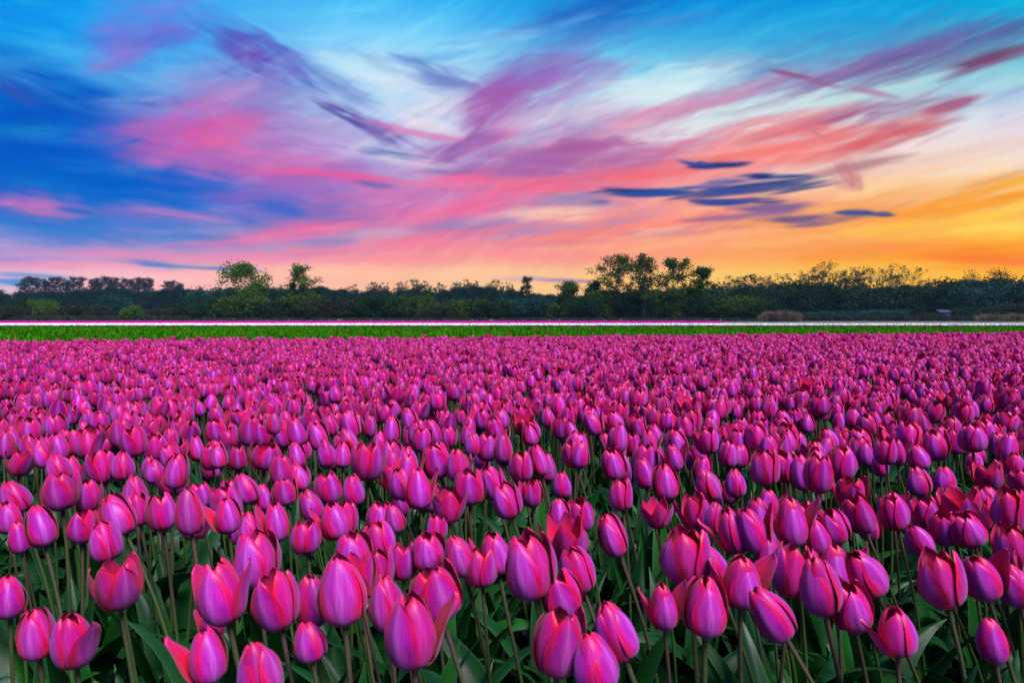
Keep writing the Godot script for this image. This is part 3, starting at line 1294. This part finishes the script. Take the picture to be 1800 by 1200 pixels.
# the first few words of a phrase, cut where they still make sense
func short_phrase(s: String) -> String:
	var w := s.split(",")[0].split(" ")
	if w.size() > 6: w = w.slice(0, 6)
	while w.size() > 2 and w[w.size() - 1] in ["a", "an", "the", "of", "with", "its", "at", "in", "on", "by", "to", "and", "below", "behind", "above", "both", "left", "right", "just", "left,", "bottom"] and w.size() == 6: w = w.slice(0, w.size() - 1)
	return " ".join(w)

# ------------------------------------------------------------------ bands, trees and shrubs behind the field
func ground_sheet(called: String, pts: Array, y: float, m: Material) -> void:
	var acc := Acc.new()
	for p in pts:
		acc.v.append(Vector3(p.x, y, p.y)); acc.n.append(Vector3.UP); acc.c.append(Color.WHITE); acc.uv.append(p * 0.2)
	for i in range(1, pts.size() - 1): acc.tri(0, i, i + 1)
	var o := part(called, acc.commit(ArrayMesh.new(), m), null, self)
	tag(o, "", "", "", "structure")

func tuft_mesh(seed_: int, n: int, h: float, spread: float, a: Vector3, b: Vector3, wide := 0.03) -> ArrayMesh:
	var dice := RandomNumberGenerator.new()
	dice.seed = seed_
	var acc := Acc.new()
	for i in n:
		var an := dice.randf() * TAU
		var lean := dice.randf_range(0.1, 0.7)
		var dir := Vector3(cos(an) * lean, 1.0, sin(an) * lean).normalized()
		var l := h * dice.randf_range(0.55, 1.0) * 0.5
		var w := Vector3(-sin(an), 0, cos(an)) * wide * dice.randf_range(0.7, 1.3)
		var k := a.lerp(b, dice.randf())
		var foot := Vector3(dice.randfn(0, spread), 0, dice.randfn(0, spread))
		acc.leaf(foot + dir * l, dir * l, w, Color(k.x, k.y, k.z))
	return acc.commit(ArrayMesh.new(), M.low)

func bloom_mesh(size: float, h: float, col: Vector3, green: Vector3) -> ArrayMesh:
	# a small far flower: six-sided cup on a stalk with two leaves
	var acc := Acc.new()
	var c := Color(col.x, col.y, col.z)
	var g := Color(green.x, green.y, green.z)
	acc.tube([Vector3(0, h, 0), Vector3(0, h + size * .15, 0), Vector3(0, h + size * .5, 0), Vector3(0, h + size * .85, 0), Vector3(0, h + size, 0)], [size * .08, size * .3, size * .38, size * .28, size * .06], 6, [c, c, c, c, c])
	acc.tube([Vector3.ZERO, Vector3(0, h, 0)], [.006, .005], 3, [g, g])
	for k in 3: acc.leaf(Vector3(0.03, 0.13, 0).rotated(Vector3.UP, k * 2.1), Vector3(.05, .13, 0).rotated(Vector3.UP, k * 2.1), Vector3(0, 0, .03).rotated(Vector3.UP, k * 2.1), g)
	return acc.commit(ArrayMesh.new(), M.low)

func bands() -> void:
	var dice := RandomNumberGenerator.new()
	dice.seed = 99
	ground_sheet("ground", [Vector2(-900, 200), Vector2(900, 200), Vector2(900, -1300), Vector2(-900, -1300)], -0.012, M.meadow)
	ground_sheet("field_soil", [Vector2(-30, 3), Vector2(30, 3), Vector2(30, edge_z(30)), Vector2(-30, edge_z(-30))], -0.004, M.soil)
	ground_sheet("green_field_ground", [Vector2(-40, edge_z(-40) - .1), Vector2(40, edge_z(40) - .1), Vector2(60, -36), Vector2(-60, -36)], -0.004, M.grass_floor)
	# the unflowered green strip
	var tufts := []
	for k in 3: tufts.append([tuft_mesh(k + 3, 26, 0.34, 0.06, Vector3(.014, .125, .002), Vector3(.036, .195, .003), 0.02), [], []])
	var reds := []
	for i in 15000:
		var d := 8.5 + 25.5 * pow(dice.randf(), 1.25)
		var x := dice.randf_range(-1.0, 1.0) * (d * 0.82 + 1.5)
		if -d > edge_z(x) - 0.15: continue
		var t: Array = tufts[dice.randi() % 3]
		var s := dice.randf_range(0.8, 1.15)
		t[1].append(Transform3D(Basis(Vector3.UP, dice.randf() * TAU).scaled(Vector3(s * 1.25, s, s * 1.25)), Vector3(x, 0, -d)))
		var g := dice.randf_range(0.8, 1.15)
		t[2].append(Color(g * dice.randf_range(.85, 1.2), g, g))
		if dice.randf() < 0.028: reds.append(Transform3D(Basis(Vector3.UP, 0.0).scaled(Vector3.ONE * dice.randf_range(0.8, 1.1)), Vector3(x + 0.05, 0, -d)))
	var strip := base("green_field", Vector3.ZERO)
	tag(strip, "bright green strip of leafy plants without flowers beyond the pink field", "plants", "", "stuff")
	for t in tufts: tag(many("leaf_tufts", t[0], t[1], t[2], strip), "", "", "", "stuff")
	var rb := many("red_buds", bloom_mesh(0.055, 0.28, Vector3(.30, .02, .012), Vector3(.03, .12, .02)), reds, [], self)
	tag(rb, "scattered red flower buds dotting the bright green strip", "flower buds", "", "stuff")
	# white and magenta strips
	var xw := []
	for i in 14000:
		var d := dice.randf_range(34.4, 36.2)
		var x := dice.randf_range(-1.0, 1.0) * (d * 0.80 + 2.0)
		xw.append(Transform3D(Basis(Vector3.UP, dice.randf() * TAU).scaled(Vector3.ONE * dice.randf_range(0.92, 1.05)), Vector3(x, 0, -d)))
	var wb := many("white_tulips", bloom_mesh(0.085, 0.33, Vector3(.86, .86, .84), Vector3(.04, .10, .03)), xw, [], self)
	tag(wb, "thin white strip of tulips in bloom beyond the green strip", "tulips", "", "stuff")
	var xm := []
	for i in 24000:
		var d := dice.randf_range(39.0, 49.0)
		var x := dice.randf_range(-1.0, 1.0) * (d * 0.80 + 2.0)
		if x > d * 0.32 + dice.randf_range(-4, 0): continue
		xm.append(Transform3D(Basis(Vector3.UP, dice.randf() * TAU).scaled(Vector3.ONE * dice.randf_range(0.92, 1.05)), Vector3(x, 0, -d)))
	var pb := many("magenta_tulips", bloom_mesh(0.095, 0.36, Vector3(.55, .02, .30), Vector3(.04, .10, .03)), xm, [], self)
	tag(pb, "thin magenta strip of tulips in front of the far trees", "tulips", "", "stuff")

# ---- trees
const NTH := ["first", "second", "third", "fourth", "fifth", "sixth", "seventh", "eighth", "ninth", "tenth", "eleventh", "twelfth", "thirteenth", "fourteenth", "fifteenth", "sixteenth", "seventeenth", "eighteenth", "nineteenth", "twentieth", "twenty-first", "twenty-second", "twenty-third", "twenty-fourth", "twenty-fifth", "twenty-sixth", "twenty-seventh", "twenty-eighth", "twenty-ninth", "thirtieth"]
class Wood:
	var pts := []          # limbs: [from, to, r0, r1]
	var tips := []
	var dice := RandomNumberGenerator.new()
	func grow(p: Vector3, dir: Vector3, length: float, rad: float, depth: int, o: Dictionary) -> void:
		var q := p
		var d := dir
		for k in 2:
			var d2: Vector3 = (d + Vector3(dice.randfn(0, 1), dice.randfn(0, 0.6), dice.randfn(0, 1)) * o.crook).normalized()
			var e: Vector3 = q + d2 * length * 0.5
			pts.append([q, e, rad * (1.0 - 0.18 * k), rad * (0.82 - 0.18 * k)])
			q = e
			d = d2
			if depth <= int(o.early): tips.append(q)
		if depth == 0:
			tips.append(q)
			return
		var n: int = dice.randi_range(o.kids[0], o.kids[1])
		var turn := dice.randf() * TAU
		for i in n:
			var an := turn + TAU * i / n + dice.randf_range(-0.4, 0.4)
			var side := d.cross(Vector3.RIGHT if absf(d.x) < 0.8 else Vector3.UP).normalized().rotated(d, an)
			var sp: float = o.spread * dice.randf_range(0.6, 1.25)
			if i == 0: sp *= 0.4
			var nd: Vector3 = (d * cos(sp) + side * sin(sp) + Vector3.UP * o.up).normalized()
			grow(q, nd, length * o.shorter * dice.randf_range(0.8, 1.15), rad * 0.62, depth - 1, o)

const TREE := {
	"leafy": {"stems": 1, "splay": 0.0, "limbs": 30, "from": 0.12, "belly": 0.46, "ragged": 0.45, "rise": 0.45, "twig": 0.02, "depth": 2, "kids": [2, 3], "spread": 0.7, "up": 0.10, "shorter": 0.72, "crook": 0.12, "early": 1, "leaves": 13.0, "size": 0.14, "puff": 0.50},
	"lacy": {"stems": 1, "splay": 0.0, "limbs": 24, "from": 0.28, "belly": 0.66, "ragged": 0.4, "rise": 0.75, "twig": 0.03, "depth": 2, "kids": [2, 3], "spread": 0.6, "up": 0.15, "shorter": 0.74, "crook": 0.14, "early": 1, "leaves": 8.0, "size": 0.13, "puff": 0.30},
	"bare": {"stems": 11, "splay": 0.42, "limbs": 10, "from": 0.35, "belly": 0.75, "ragged": 0.5, "rise": 1.0, "twig": 0.022, "depth": 2, "kids": [2, 3], "spread": 0.45, "up": 0.3, "shorter": 0.72, "crook": 0.10, "early": 0, "leaves": 1.2, "size": 0.15, "puff": 0.25},
	"pole": {"stems": 1, "splay": 0.0, "limbs": 22, "from": 0.30, "belly": 0.72, "ragged": 0.6, "rise": 0.85, "twig": 0.03, "depth": 1, "kids": [2, 3], "spread": 0.5, "up": 0.25, "shorter": 0.7, "crook": 0.08, "early": 1, "leaves": 8.0, "size": 0.24, "puff": 0.5},
	"bush": {"stems": 7, "splay": 0.36, "limbs": 8, "from": 0.10, "belly": 0.45, "ragged": 0.7, "rise": 0.5, "twig": 0.015, "depth": 1, "kids": [3, 4], "spread": 0.75, "up": 0.12, "shorter": 0.75, "crook": 0.14, "early": 1, "leaves": 10.0, "size": 0.12, "puff": 0.42},
}

# trunk and crown of a tree h high and w wide: a leader with limbs up its length (one leader per stem for shrubs and fans), leaves at the twigs
func tree_shape(style: String, seed_: int, h: float, w: float, a: Vector3, b: Vector3) -> Array:
	var o: Dictionary = TREE[style]
	var dice := RandomNumberGenerator.new()
	dice.seed = seed_
	var wd := Wood.new()
	wd.dice.seed = seed_ + 9
	var stems: int = o.stems
	for sidx in stems:
		var an := TAU * sidx / stems + dice.randf_range(-.4, .4)
		var tilt: float = 0.0 if stems == 1 else dice.randf_range(0.35, 1.0)
		var foot := Vector3(cos(an), 0, sin(an)) * (0.0 if stems == 1 else 0.12 * w * dice.randf_range(0.2, 1.0))
		var height: float = h if stems == 1 else h * dice.randf_range(0.80, 1.0)
		var end := Vector3(cos(an) * tilt * w * o.splay, height, sin(an) * tilt * w * o.splay)
		if sidx == 0 and stems > 1: end = Vector3(0, h, 0)
		var rad: float = h * 0.016 / sqrt(stems * 0.6 + 0.4)
		var path := []
		for k in 9:
			var v := k / 8.0
			var p := foot.lerp(end, v)
			p.y = lerpf(foot.y, end.y, v)
			p += Vector3(dice.randfn(0, 1), 0, dice.randfn(0, 1)) * h * 0.012 * sin(PI * v)
			path.append(p)
		for k in 8: wd.pts.append([path[k], path[k + 1], rad * (1.0 - 0.85 * k / 8.0), rad * (1.0 - 0.85 * (k + 1) / 8.0)])
		wd.tips.append(path[8])
		var limbs: int = o.limbs
		for k in limbs:
			var v: float = lerpf(o.from, 0.98, (k + dice.randf()) / limbs)
			var seat: Vector3 = path[int(v * 8.0)].lerp(path[mini(int(v * 8.0) + 1, 8)], v * 8.0 - int(v * 8.0))
			var prof: float = sqrt(maxf(1.0 - pow((v - o.belly) / (1.02 - o.belly if v > o.belly else o.belly - o.from + 0.12), 2.0), 0.02))
			var reach: float = w * 0.5 * prof * dice.randf_range(o.ragged, 1.12) / (1.0 if stems == 1 else 1.7)
			var rise: float = lerpf(o.rise, 1.25, smoothstep(0.55, 1.0, v)) + dice.randf_range(-0.2, 0.2)
			var ang := k * 2.4 + dice.randf_range(-0.5, 0.5)
			var dir := Vector3(cos(ang) * cos(rise), sin(rise), sin(ang) * cos(rise))
			wd.grow(seat, dir, reach * 0.48, maxf(rad * 0.42 * prof, 0.02), o.depth, o)
	# bring the grown tree to the height and width asked for
	var puff: float = o.puff
	var top := 0.01
	var reach_ := []
	for t in wd.tips:
		top = maxf(top, t.y + puff * 0.9)
		reach_.append(Vector2(t.x, t.z).length() + puff * 0.7)
	reach_.sort()
	var fit := Vector3(w * 0.5 / reach_[int(reach_.size() * 0.95)], h / top, w * 0.5 / reach_[int(reach_.size() * 0.95)])
	for i in wd.tips.size(): wd.tips[i] *= fit
	for q in wd.pts:
		q[0] *= fit
		q[1] *= fit
	var bark := Acc.new()
	var bc := Vector3(.018, .014, .010)
	var k3 := Color(bc.x, bc.y, bc.z)
	for q in wd.pts:
		bark.tube([q[0], q[1]], [maxf(q[2], o.twig), maxf(q[3], o.twig)], 6 if q[2] > 0.12 else 3, [k3, k3])
	var crown := Acc.new()
	for t in wd.tips:
		var clump := dice.randf()
		var n: float = o.leaves * dice.randf_range(0.5, 1.5)
		for i in int(n + dice.randf()):
			var off := Vector3(dice.randfn(0, puff), dice.randfn(0, puff * 0.8), dice.randfn(0, puff))
			var d := Vector3(dice.randfn(0, 1), dice.randfn(0, 1), dice.randfn(0, 1)).normalized()
			var u := d.cross(Vector3(dice.randfn(0, 1), dice.randfn(0, 1), dice.randfn(0, 1))).normalized()
			var z: float = o.size * dice.randf_range(0.7, 1.4)
			var k := a.lerp(b, clampf(clump * 0.8 + dice.randf() * 0.3, 0.0, 1.0))
			var pos: Vector3 = t + off
			pos.y = maxf(pos.y, 0.1)
			crown.leaf(pos, d * z, u * z * 0.7, Color(k.x, k.y, k.z))
	return [bark.commit(ArrayMesh.new(), M.bark), crown.commit(ArrayMesh.new(), M.crown)]

# a tree whose middle the photograph shows at px, whose top it shows at py, standing d metres away
func stand(called: String, shape: Array, px: float, py: float, wpx: float, d: float, turn: float, unit: Vector2, label: String, category: String, group := "") -> Node3D:
	var h := CAM_H + (HORIZON - py) / FOCAL * d
	var w := wpx / FOCAL * d
	var o := base(called, Vector3((px - 900.0) / FOCAL * d, -0.02, -d), turn)
	o.scale = Vector3(w / unit.x, h / unit.y, w / unit.x)
	part("trunk", shape[0], null, o)
	part("crown", shape[1], null, o)
	tag(o, label, category, group)
	return o

func tree(called: String, style: String, seed_: int, px: float, py: float, wpx: float, d: float, a: Vector3, b: Vector3, label: String, category: String, group := "") -> void:
	var h := CAM_H + (HORIZON - py) / FOCAL * d
	var w := wpx / FOCAL * d
	stand(called, tree_shape(style, seed_, h, w, a, b), px, py, wpx, d, 0.0, Vector2(w, h), label, category, group)

func far_things() -> void:
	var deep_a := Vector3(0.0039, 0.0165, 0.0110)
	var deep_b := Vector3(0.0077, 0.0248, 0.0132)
	var olive_a := Vector3(0.0168, 0.0393, 0.0066)
	var olive_b := Vector3(0.0422, 0.0823, 0.0112)
	var lime_a := Vector3(0.0243, 0.0748, 0.0075)
	var lime_b := Vector3(0.0528, 0.1232, 0.0106)
	var teal_a := Vector3(0.0066, 0.0347, 0.0297)
	var teal_b := Vector3(0.0158, 0.0563, 0.0422)
	# trees with a shape of their own
	tree("leafy_tree", "leafy", 12, 432, 461, 84, 118, lime_a, lime_b, "rounded bright green tree rising above the hedge at the left", "tree", "trees behind the field")
	tree("leafy_tree", "lacy", 25, 526, 464, 78, 122, olive_a, lime_b, "narrower green tree just right of the rounded bright green one", "tree", "trees behind the field")
	tree("tall_tree", "lacy", 31, 1086, 447, 96, 112, olive_a, olive_b, "tall loose tree with see-through crown, leftmost of the central clump", "tree", "central clump of tall trees")
	tree("tall_tree", "lacy", 44, 1133, 447, 74, 108, olive_a, olive_b, "tallest dark tree with visible trunk, second in the central clump", "tree", "central clump of tall trees")
	tree("tall_tree", "lacy", 57, 1184, 453, 76, 112, olive_a, olive_b, "bushy-topped tall tree, third from left in the central clump", "tree", "central clump of tall trees")
	tree("tall_tree", "lacy", 63, 1232, 470, 46, 112, olive_a, lime_a, "slim small-headed tree, rightmost of the central clump", "tree", "central clump of tall trees")
	tree("thin_tree", "lacy", 71, 1046, 492, 56, 116, olive_a, olive_b, "low thin tree at the left foot of the central clump", "tree", "central clump of tall trees")
	tree("feathery_tree", "lacy", 75, 998, 494, 54, 112, olive_a, olive_b, "feathery spreading tree standing free left of the central clump", "tree", "trees behind the field")
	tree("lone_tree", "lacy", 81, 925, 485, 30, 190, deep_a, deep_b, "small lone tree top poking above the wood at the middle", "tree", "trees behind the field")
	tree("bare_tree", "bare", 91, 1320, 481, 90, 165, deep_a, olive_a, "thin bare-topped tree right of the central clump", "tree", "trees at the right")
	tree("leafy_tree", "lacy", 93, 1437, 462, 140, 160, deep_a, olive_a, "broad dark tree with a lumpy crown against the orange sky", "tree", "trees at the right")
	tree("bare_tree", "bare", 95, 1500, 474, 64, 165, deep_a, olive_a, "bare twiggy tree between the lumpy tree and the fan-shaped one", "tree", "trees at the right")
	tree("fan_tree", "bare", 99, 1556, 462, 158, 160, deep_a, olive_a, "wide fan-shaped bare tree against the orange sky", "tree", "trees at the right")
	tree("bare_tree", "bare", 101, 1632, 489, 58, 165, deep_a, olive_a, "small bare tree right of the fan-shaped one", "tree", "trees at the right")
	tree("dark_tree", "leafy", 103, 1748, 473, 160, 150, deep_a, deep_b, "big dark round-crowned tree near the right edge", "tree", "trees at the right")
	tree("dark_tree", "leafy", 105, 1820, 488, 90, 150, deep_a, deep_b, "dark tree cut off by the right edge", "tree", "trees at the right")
	# a row of poplars on the left skyline
	var poles := []
	for k in 3:
		poles.append(tree_shape("pole", 200 + k, 19.0, 5.6, Vector3(.02, .022, .022), Vector3(.035, .035, .03)))
	var px := 46.0
	var dice := RandomNumberGenerator.new()
	dice.seed = 31
	var nth := 0
	while px < 330.0:
		if (px > 146.0 and px < 156.0) or (px > 272.0 and px < 292.0):
			px += 11.0
			continue
		var py := dice.randf_range(486.0, 491.0) + (6.0 if px > 290.0 else 0.0)
		var lab := "%s thin tree from the left in the row on the left skyline" % NTH[nth]
		stand("skyline_tree", poles[nth % 3], px, py, 26.0, 330.0, dice.randf() * TAU, Vector2(5.6, 19.0), lab, "tree", "row of thin trees on the left skyline")
		nth += 1
		px += dice.randf_range(9.0, 14.0)
	# bare tops along the middle of the wood
	var tops := []
	for k in 3: tops.append(tree_shape("bare", 300 + k, 13.0, 6.0, deep_a, olive_a))
	nth = 0
	for q in [[622, 501], [655, 497], [672, 498], [705, 495], [732, 493], [748, 496], [772, 497], [800, 498], [822, 493], [838, 495], [868, 494], [893, 498], [1262, 496], [1282, 498]]:
		stand("bare_tree", tops[nth % 3], q[0], q[1] - 2.0, 28.0, 235.0, dice.randf() * TAU, Vector2(6.0, 13.0), "%s bare twiggy treetop from the left above the middle of the wood" % NTH[nth], "tree", "bare treetops above the wood")
		nth += 1
	# the wood itself, one dark mass
	var blobs := []
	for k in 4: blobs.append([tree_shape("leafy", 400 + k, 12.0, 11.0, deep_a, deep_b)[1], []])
	for row in 4:
		var d := 225.0 + row * 22.0
		var x := -d * 1.0
		while x < d * 1.0:
			var p := 900.0 + x / d * FOCAL
			var top := 507.0 + 3.0 * sin(p * 0.021) + 3.0 * sin(p * 0.05 + 1.0)
			if p < 380.0: top += 2.0
			if p > 920.0 and p < 1120.0: top += 9.0
			if p > 1380.0: top -= smoothstep(1380.0, 1800.0, p) * 12.0
			top += dice.randf_range(-2.5, 5.0)
			var h := CAM_H + (HORIZON - top) / FOCAL * d
			var t: Array = blobs[dice.randi() % 4]
			t[1].append(Transform3D(Basis(Vector3.UP, dice.randf() * TAU).scaled(Vector3(dice.randf_range(.9, 1.3), h / 12.0, dice.randf_range(.9, 1.3))), Vector3(x, -0.3, -d + dice.randf_range(-6, 6))))
			# a lower tree in front closes the gaps under the crowns
			t[1].append(Transform3D(Basis(Vector3.UP, dice.randf() * TAU).scaled(Vector3(1.1, h / 12.0 * 0.55, 1.1)), Vector3(x + 3.0, -2.5, -d + 9.0)))
			x += dice.randf_range(4.5, 7.5)
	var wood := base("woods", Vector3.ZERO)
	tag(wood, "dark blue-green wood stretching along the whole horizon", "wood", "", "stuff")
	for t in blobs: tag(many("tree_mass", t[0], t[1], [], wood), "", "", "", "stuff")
	# shrubs and smaller trees in front of the wood
	var protos := {}
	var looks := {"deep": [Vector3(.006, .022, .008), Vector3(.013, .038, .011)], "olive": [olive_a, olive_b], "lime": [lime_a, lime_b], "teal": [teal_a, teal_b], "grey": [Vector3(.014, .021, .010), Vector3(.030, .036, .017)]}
	for key in looks:
		var list := []
		for k in 3: list.append(tree_shape("bush", 500 + k * 7 + key.length(), 4.2, 8.0, looks[key][0], looks[key][1]))
		protos[key] = list
	nth = 0
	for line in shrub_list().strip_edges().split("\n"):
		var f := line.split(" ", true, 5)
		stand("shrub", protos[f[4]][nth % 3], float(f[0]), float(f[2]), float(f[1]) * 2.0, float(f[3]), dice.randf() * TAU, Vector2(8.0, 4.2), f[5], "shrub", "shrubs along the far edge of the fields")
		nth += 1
	reeds()
	shed()

# middle, half width, top, distance, colour, words
func shrub_list() -> String:
	return """
22 30 537 105 grey grey-green shrub at the left edge under the wood
55 34 524 118 deep dark shrub second from the left edge
80 24 527 114 lime green upright shrub third from the left edge
150 50 536 112 grey low wide grey-green shrub below the left skyline trees
205 36 518 150 teal bluish tree-like shrub in front of the wood, upper left
231 20 537 104 lime small bright green rounded shrub standing forward at the left
290 44 541 118 grey low reedy shrub left of the long hedge
345 42 534 112 deep left end of the long dark hedge
385 50 523 118 deep dark sloping shrub left of the rounded bright green tree
372 50 506 165 teal bluish shrub-like crown left of the rounded bright green tree
430 54 520 114 olive broad shrub at the foot of the rounded bright green tree
480 46 528 112 deep dark shrub between the two green trees
528 54 519 114 olive wide shrub at the foot of the narrower green tree
575 46 524 110 grey brownish shrub right of the narrower green tree
630 44 525 112 deep dark shrub left of the tall rounded hedge shrub
672 50 519 112 deep tall rounded dark shrub in the middle of the hedge
722 44 519 112 olive green-topped shrub at the right end of the tall hedge
765 34 538 106 grey low pale shrub in the dip right of the tall hedge
812 46 525 112 olive domed green shrub right of the dip
862 44 528 112 deep dark domed shrub between two green ones
912 44 526 116 teal bluish-green shrub below the lone tree top
955 44 524 116 teal blue-green shrub left of the feathery free-standing tree
998 40 532 112 olive shrub at the foot of the feathery free-standing tree
1032 36 520 108 deep dark round shrub left of the central clump
1075 44 512 112 olive leafy shrub under the leftmost tall tree
1118 40 518 110 deep dark shrub around the tallest trunk
1160 46 514 114 olive leafy shrub under the third tall tree
1205 46 512 114 olive spreading shrub between the third and last tall trees
1250 46 516 112 deep dark shrub under the slim tall tree
1295 44 520 108 olive leafy shrub right of the central clump
1335 40 530 106 deep low dark shrub left of the pale reeds
1300 60 499 160 deep dark crown behind the shrubs right of the central clump
1360 56 496 165 deep dark crown left of the lumpy orange-lit tree
1415 58 496 160 deep dark rounded crown below the lumpy tree
1470 60 502 158 deep dark crown under the bare twiggy tree
1530 66 506 155 deep left dark crown under the fan-shaped tree
1590 66 506 155 deep right dark crown under the fan-shaped tree
1645 58 508 155 deep dark crown under the small bare tree
1690 64 494 150 deep dark crown stepping up towards the right edge
1735 60 500 140 teal bluish crown under the big round tree
1788 74 490 140 deep bluish crown at the right edge
1470 76 546 118 teal low wide bluish shrub right of the pale reeds
1545 50 544 120 teal low bluish shrub under the fan-shaped tree
1636 30 548 112 deep low dark shrub left of the blue shed
1700 40 540 124 deep low dark shrub right of the blue shed
1800 40 532 108 grey brownish shrub in the right corner of the tree line
"""

func reeds() -> void:
	var dice := RandomNumberGenerator.new()
	dice.seed = 8
	var pale := tuft_mesh(1, 60, 1.7, 0.28, Vector3(.07, .065, .045), Vector3(.14, .125, .085), 0.03)
	var dim := tuft_mesh(2, 60, 1.3, 0.30, Vector3(.018, .028, .020), Vector3(.04, .05, .032), 0.035)
	var clumps := [
		["reed_bed", pale, 1338, 1406, 96, 60, 1.05, "pale tan reed bed at the foot of the trees, right of the central clump"],
		["reed_bed", pale, 1722, 1800, 98, 50, 0.85, "brownish reed bed near the right edge below the dark trees"],
		["rough_grass", dim, 0, 330, 103, 210, 0.8, "strip of rough grey-green grass under the left wood"],
		["rough_grass", dim, 1405, 1720, 104, 210, 0.85, "strip of bluish rough grass under the right trees"],
		["rough_grass", dim, 330, 1340, 101, 420, 0.55, "low strip of dark rough grass along the foot of the hedge"],
	]
	for c in clumps:
		var xfs := []
		for i in int(c[5]):
			var d: float = c[4] + dice.randf_range(0.0, 3.5)
			var x: float = (dice.randf_range(c[2], c[3]) - 900.0) / FOCAL * d
			var s: float = c[6] * dice.randf_range(0.75, 1.1)
			xfs.append(Transform3D(Basis(Vector3.UP, dice.randf() * TAU).scaled(Vector3(s, s, s)), Vector3(x, -0.02, -d)))
		tag(many(c[0], c[1], xfs, [], self), c[7], "reeds" if c[0] == "reed_bed" else "grass", "", "stuff")

func box(acc: Acc, at: Vector3, size: Vector3, col: Color) -> void:
	var h := size * 0.5
	for ax in 3:
		for sg in [-1.0, 1.0]:
			var n := Vector3.ZERO
			n[ax] = sg
			var u := Vector3.ZERO
			u[(ax + 1) % 3] = h[(ax + 1) % 3]
			var w := Vector3.ZERO
			w[(ax + 2) % 3] = h[(ax + 2) % 3]
			var s := acc.v.size()
			for q in [-u - w, u - w, u + w, -u + w]:
				acc.v.append(at + n * h[ax] + q); acc.n.append(n); acc.c.append(col); acc.uv.append(Vector2.ZERO)
			acc.tri(s, s + 1, s + 2)
			acc.tri(s, s + 2, s + 3)

func shed() -> void:
	var o := base("shed", Vector3((1655 - 900.0) / FOCAL * 118.0, -0.02, -118.0), 0.25)
	tag(o, "small dark blue shed half hidden under the trees at the right", "shed")
	var a := Acc.new()
	box(a, Vector3(0, 0.72, 0), Vector3(2.2, 1.44, 1.6), Color(.006, .012, .07))
	part("wall", a.commit(ArrayMesh.new(), M.bark), null, o)
	var b := Acc.new()
	var k := Color(.006, .012, .05)
	b.sheet(PackedVector3Array([Vector3(-1.25, 1.42, .95), Vector3(1.25, 1.42, .95), Vector3(-1.25, 1.9, 0), Vector3(1.25, 1.9, 0), Vector3(-1.25, 1.42, -.95), Vector3(1.25, 1.42, -.95)]), PackedColorArray([k, k, k, k, k, k]), 2, 1.0)
	part("roof", b.commit(ArrayMesh.new(), M.bark), null, o)
	var c := Acc.new()
	box(c, Vector3(0.3, 0.55, .815), Vector3(0.7, 1.1, 0.04), Color(.008, .016, .08))
	part("door", c.commit(ArrayMesh.new(), M.bark), null, o)

func _ready() -> void:
	rng.seed = 1
	var t0 := Time.get_ticks_msec()
	environment()
	var t1 := Time.get_ticks_msec()
	materials()
	bands()
	far_things()
	var t2 := Time.get_ticks_msec()
	pink_field()
	print("sky %d far %d field %d ms" % [t1 - t0, t2 - t1, Time.get_ticks_msec() - t2])
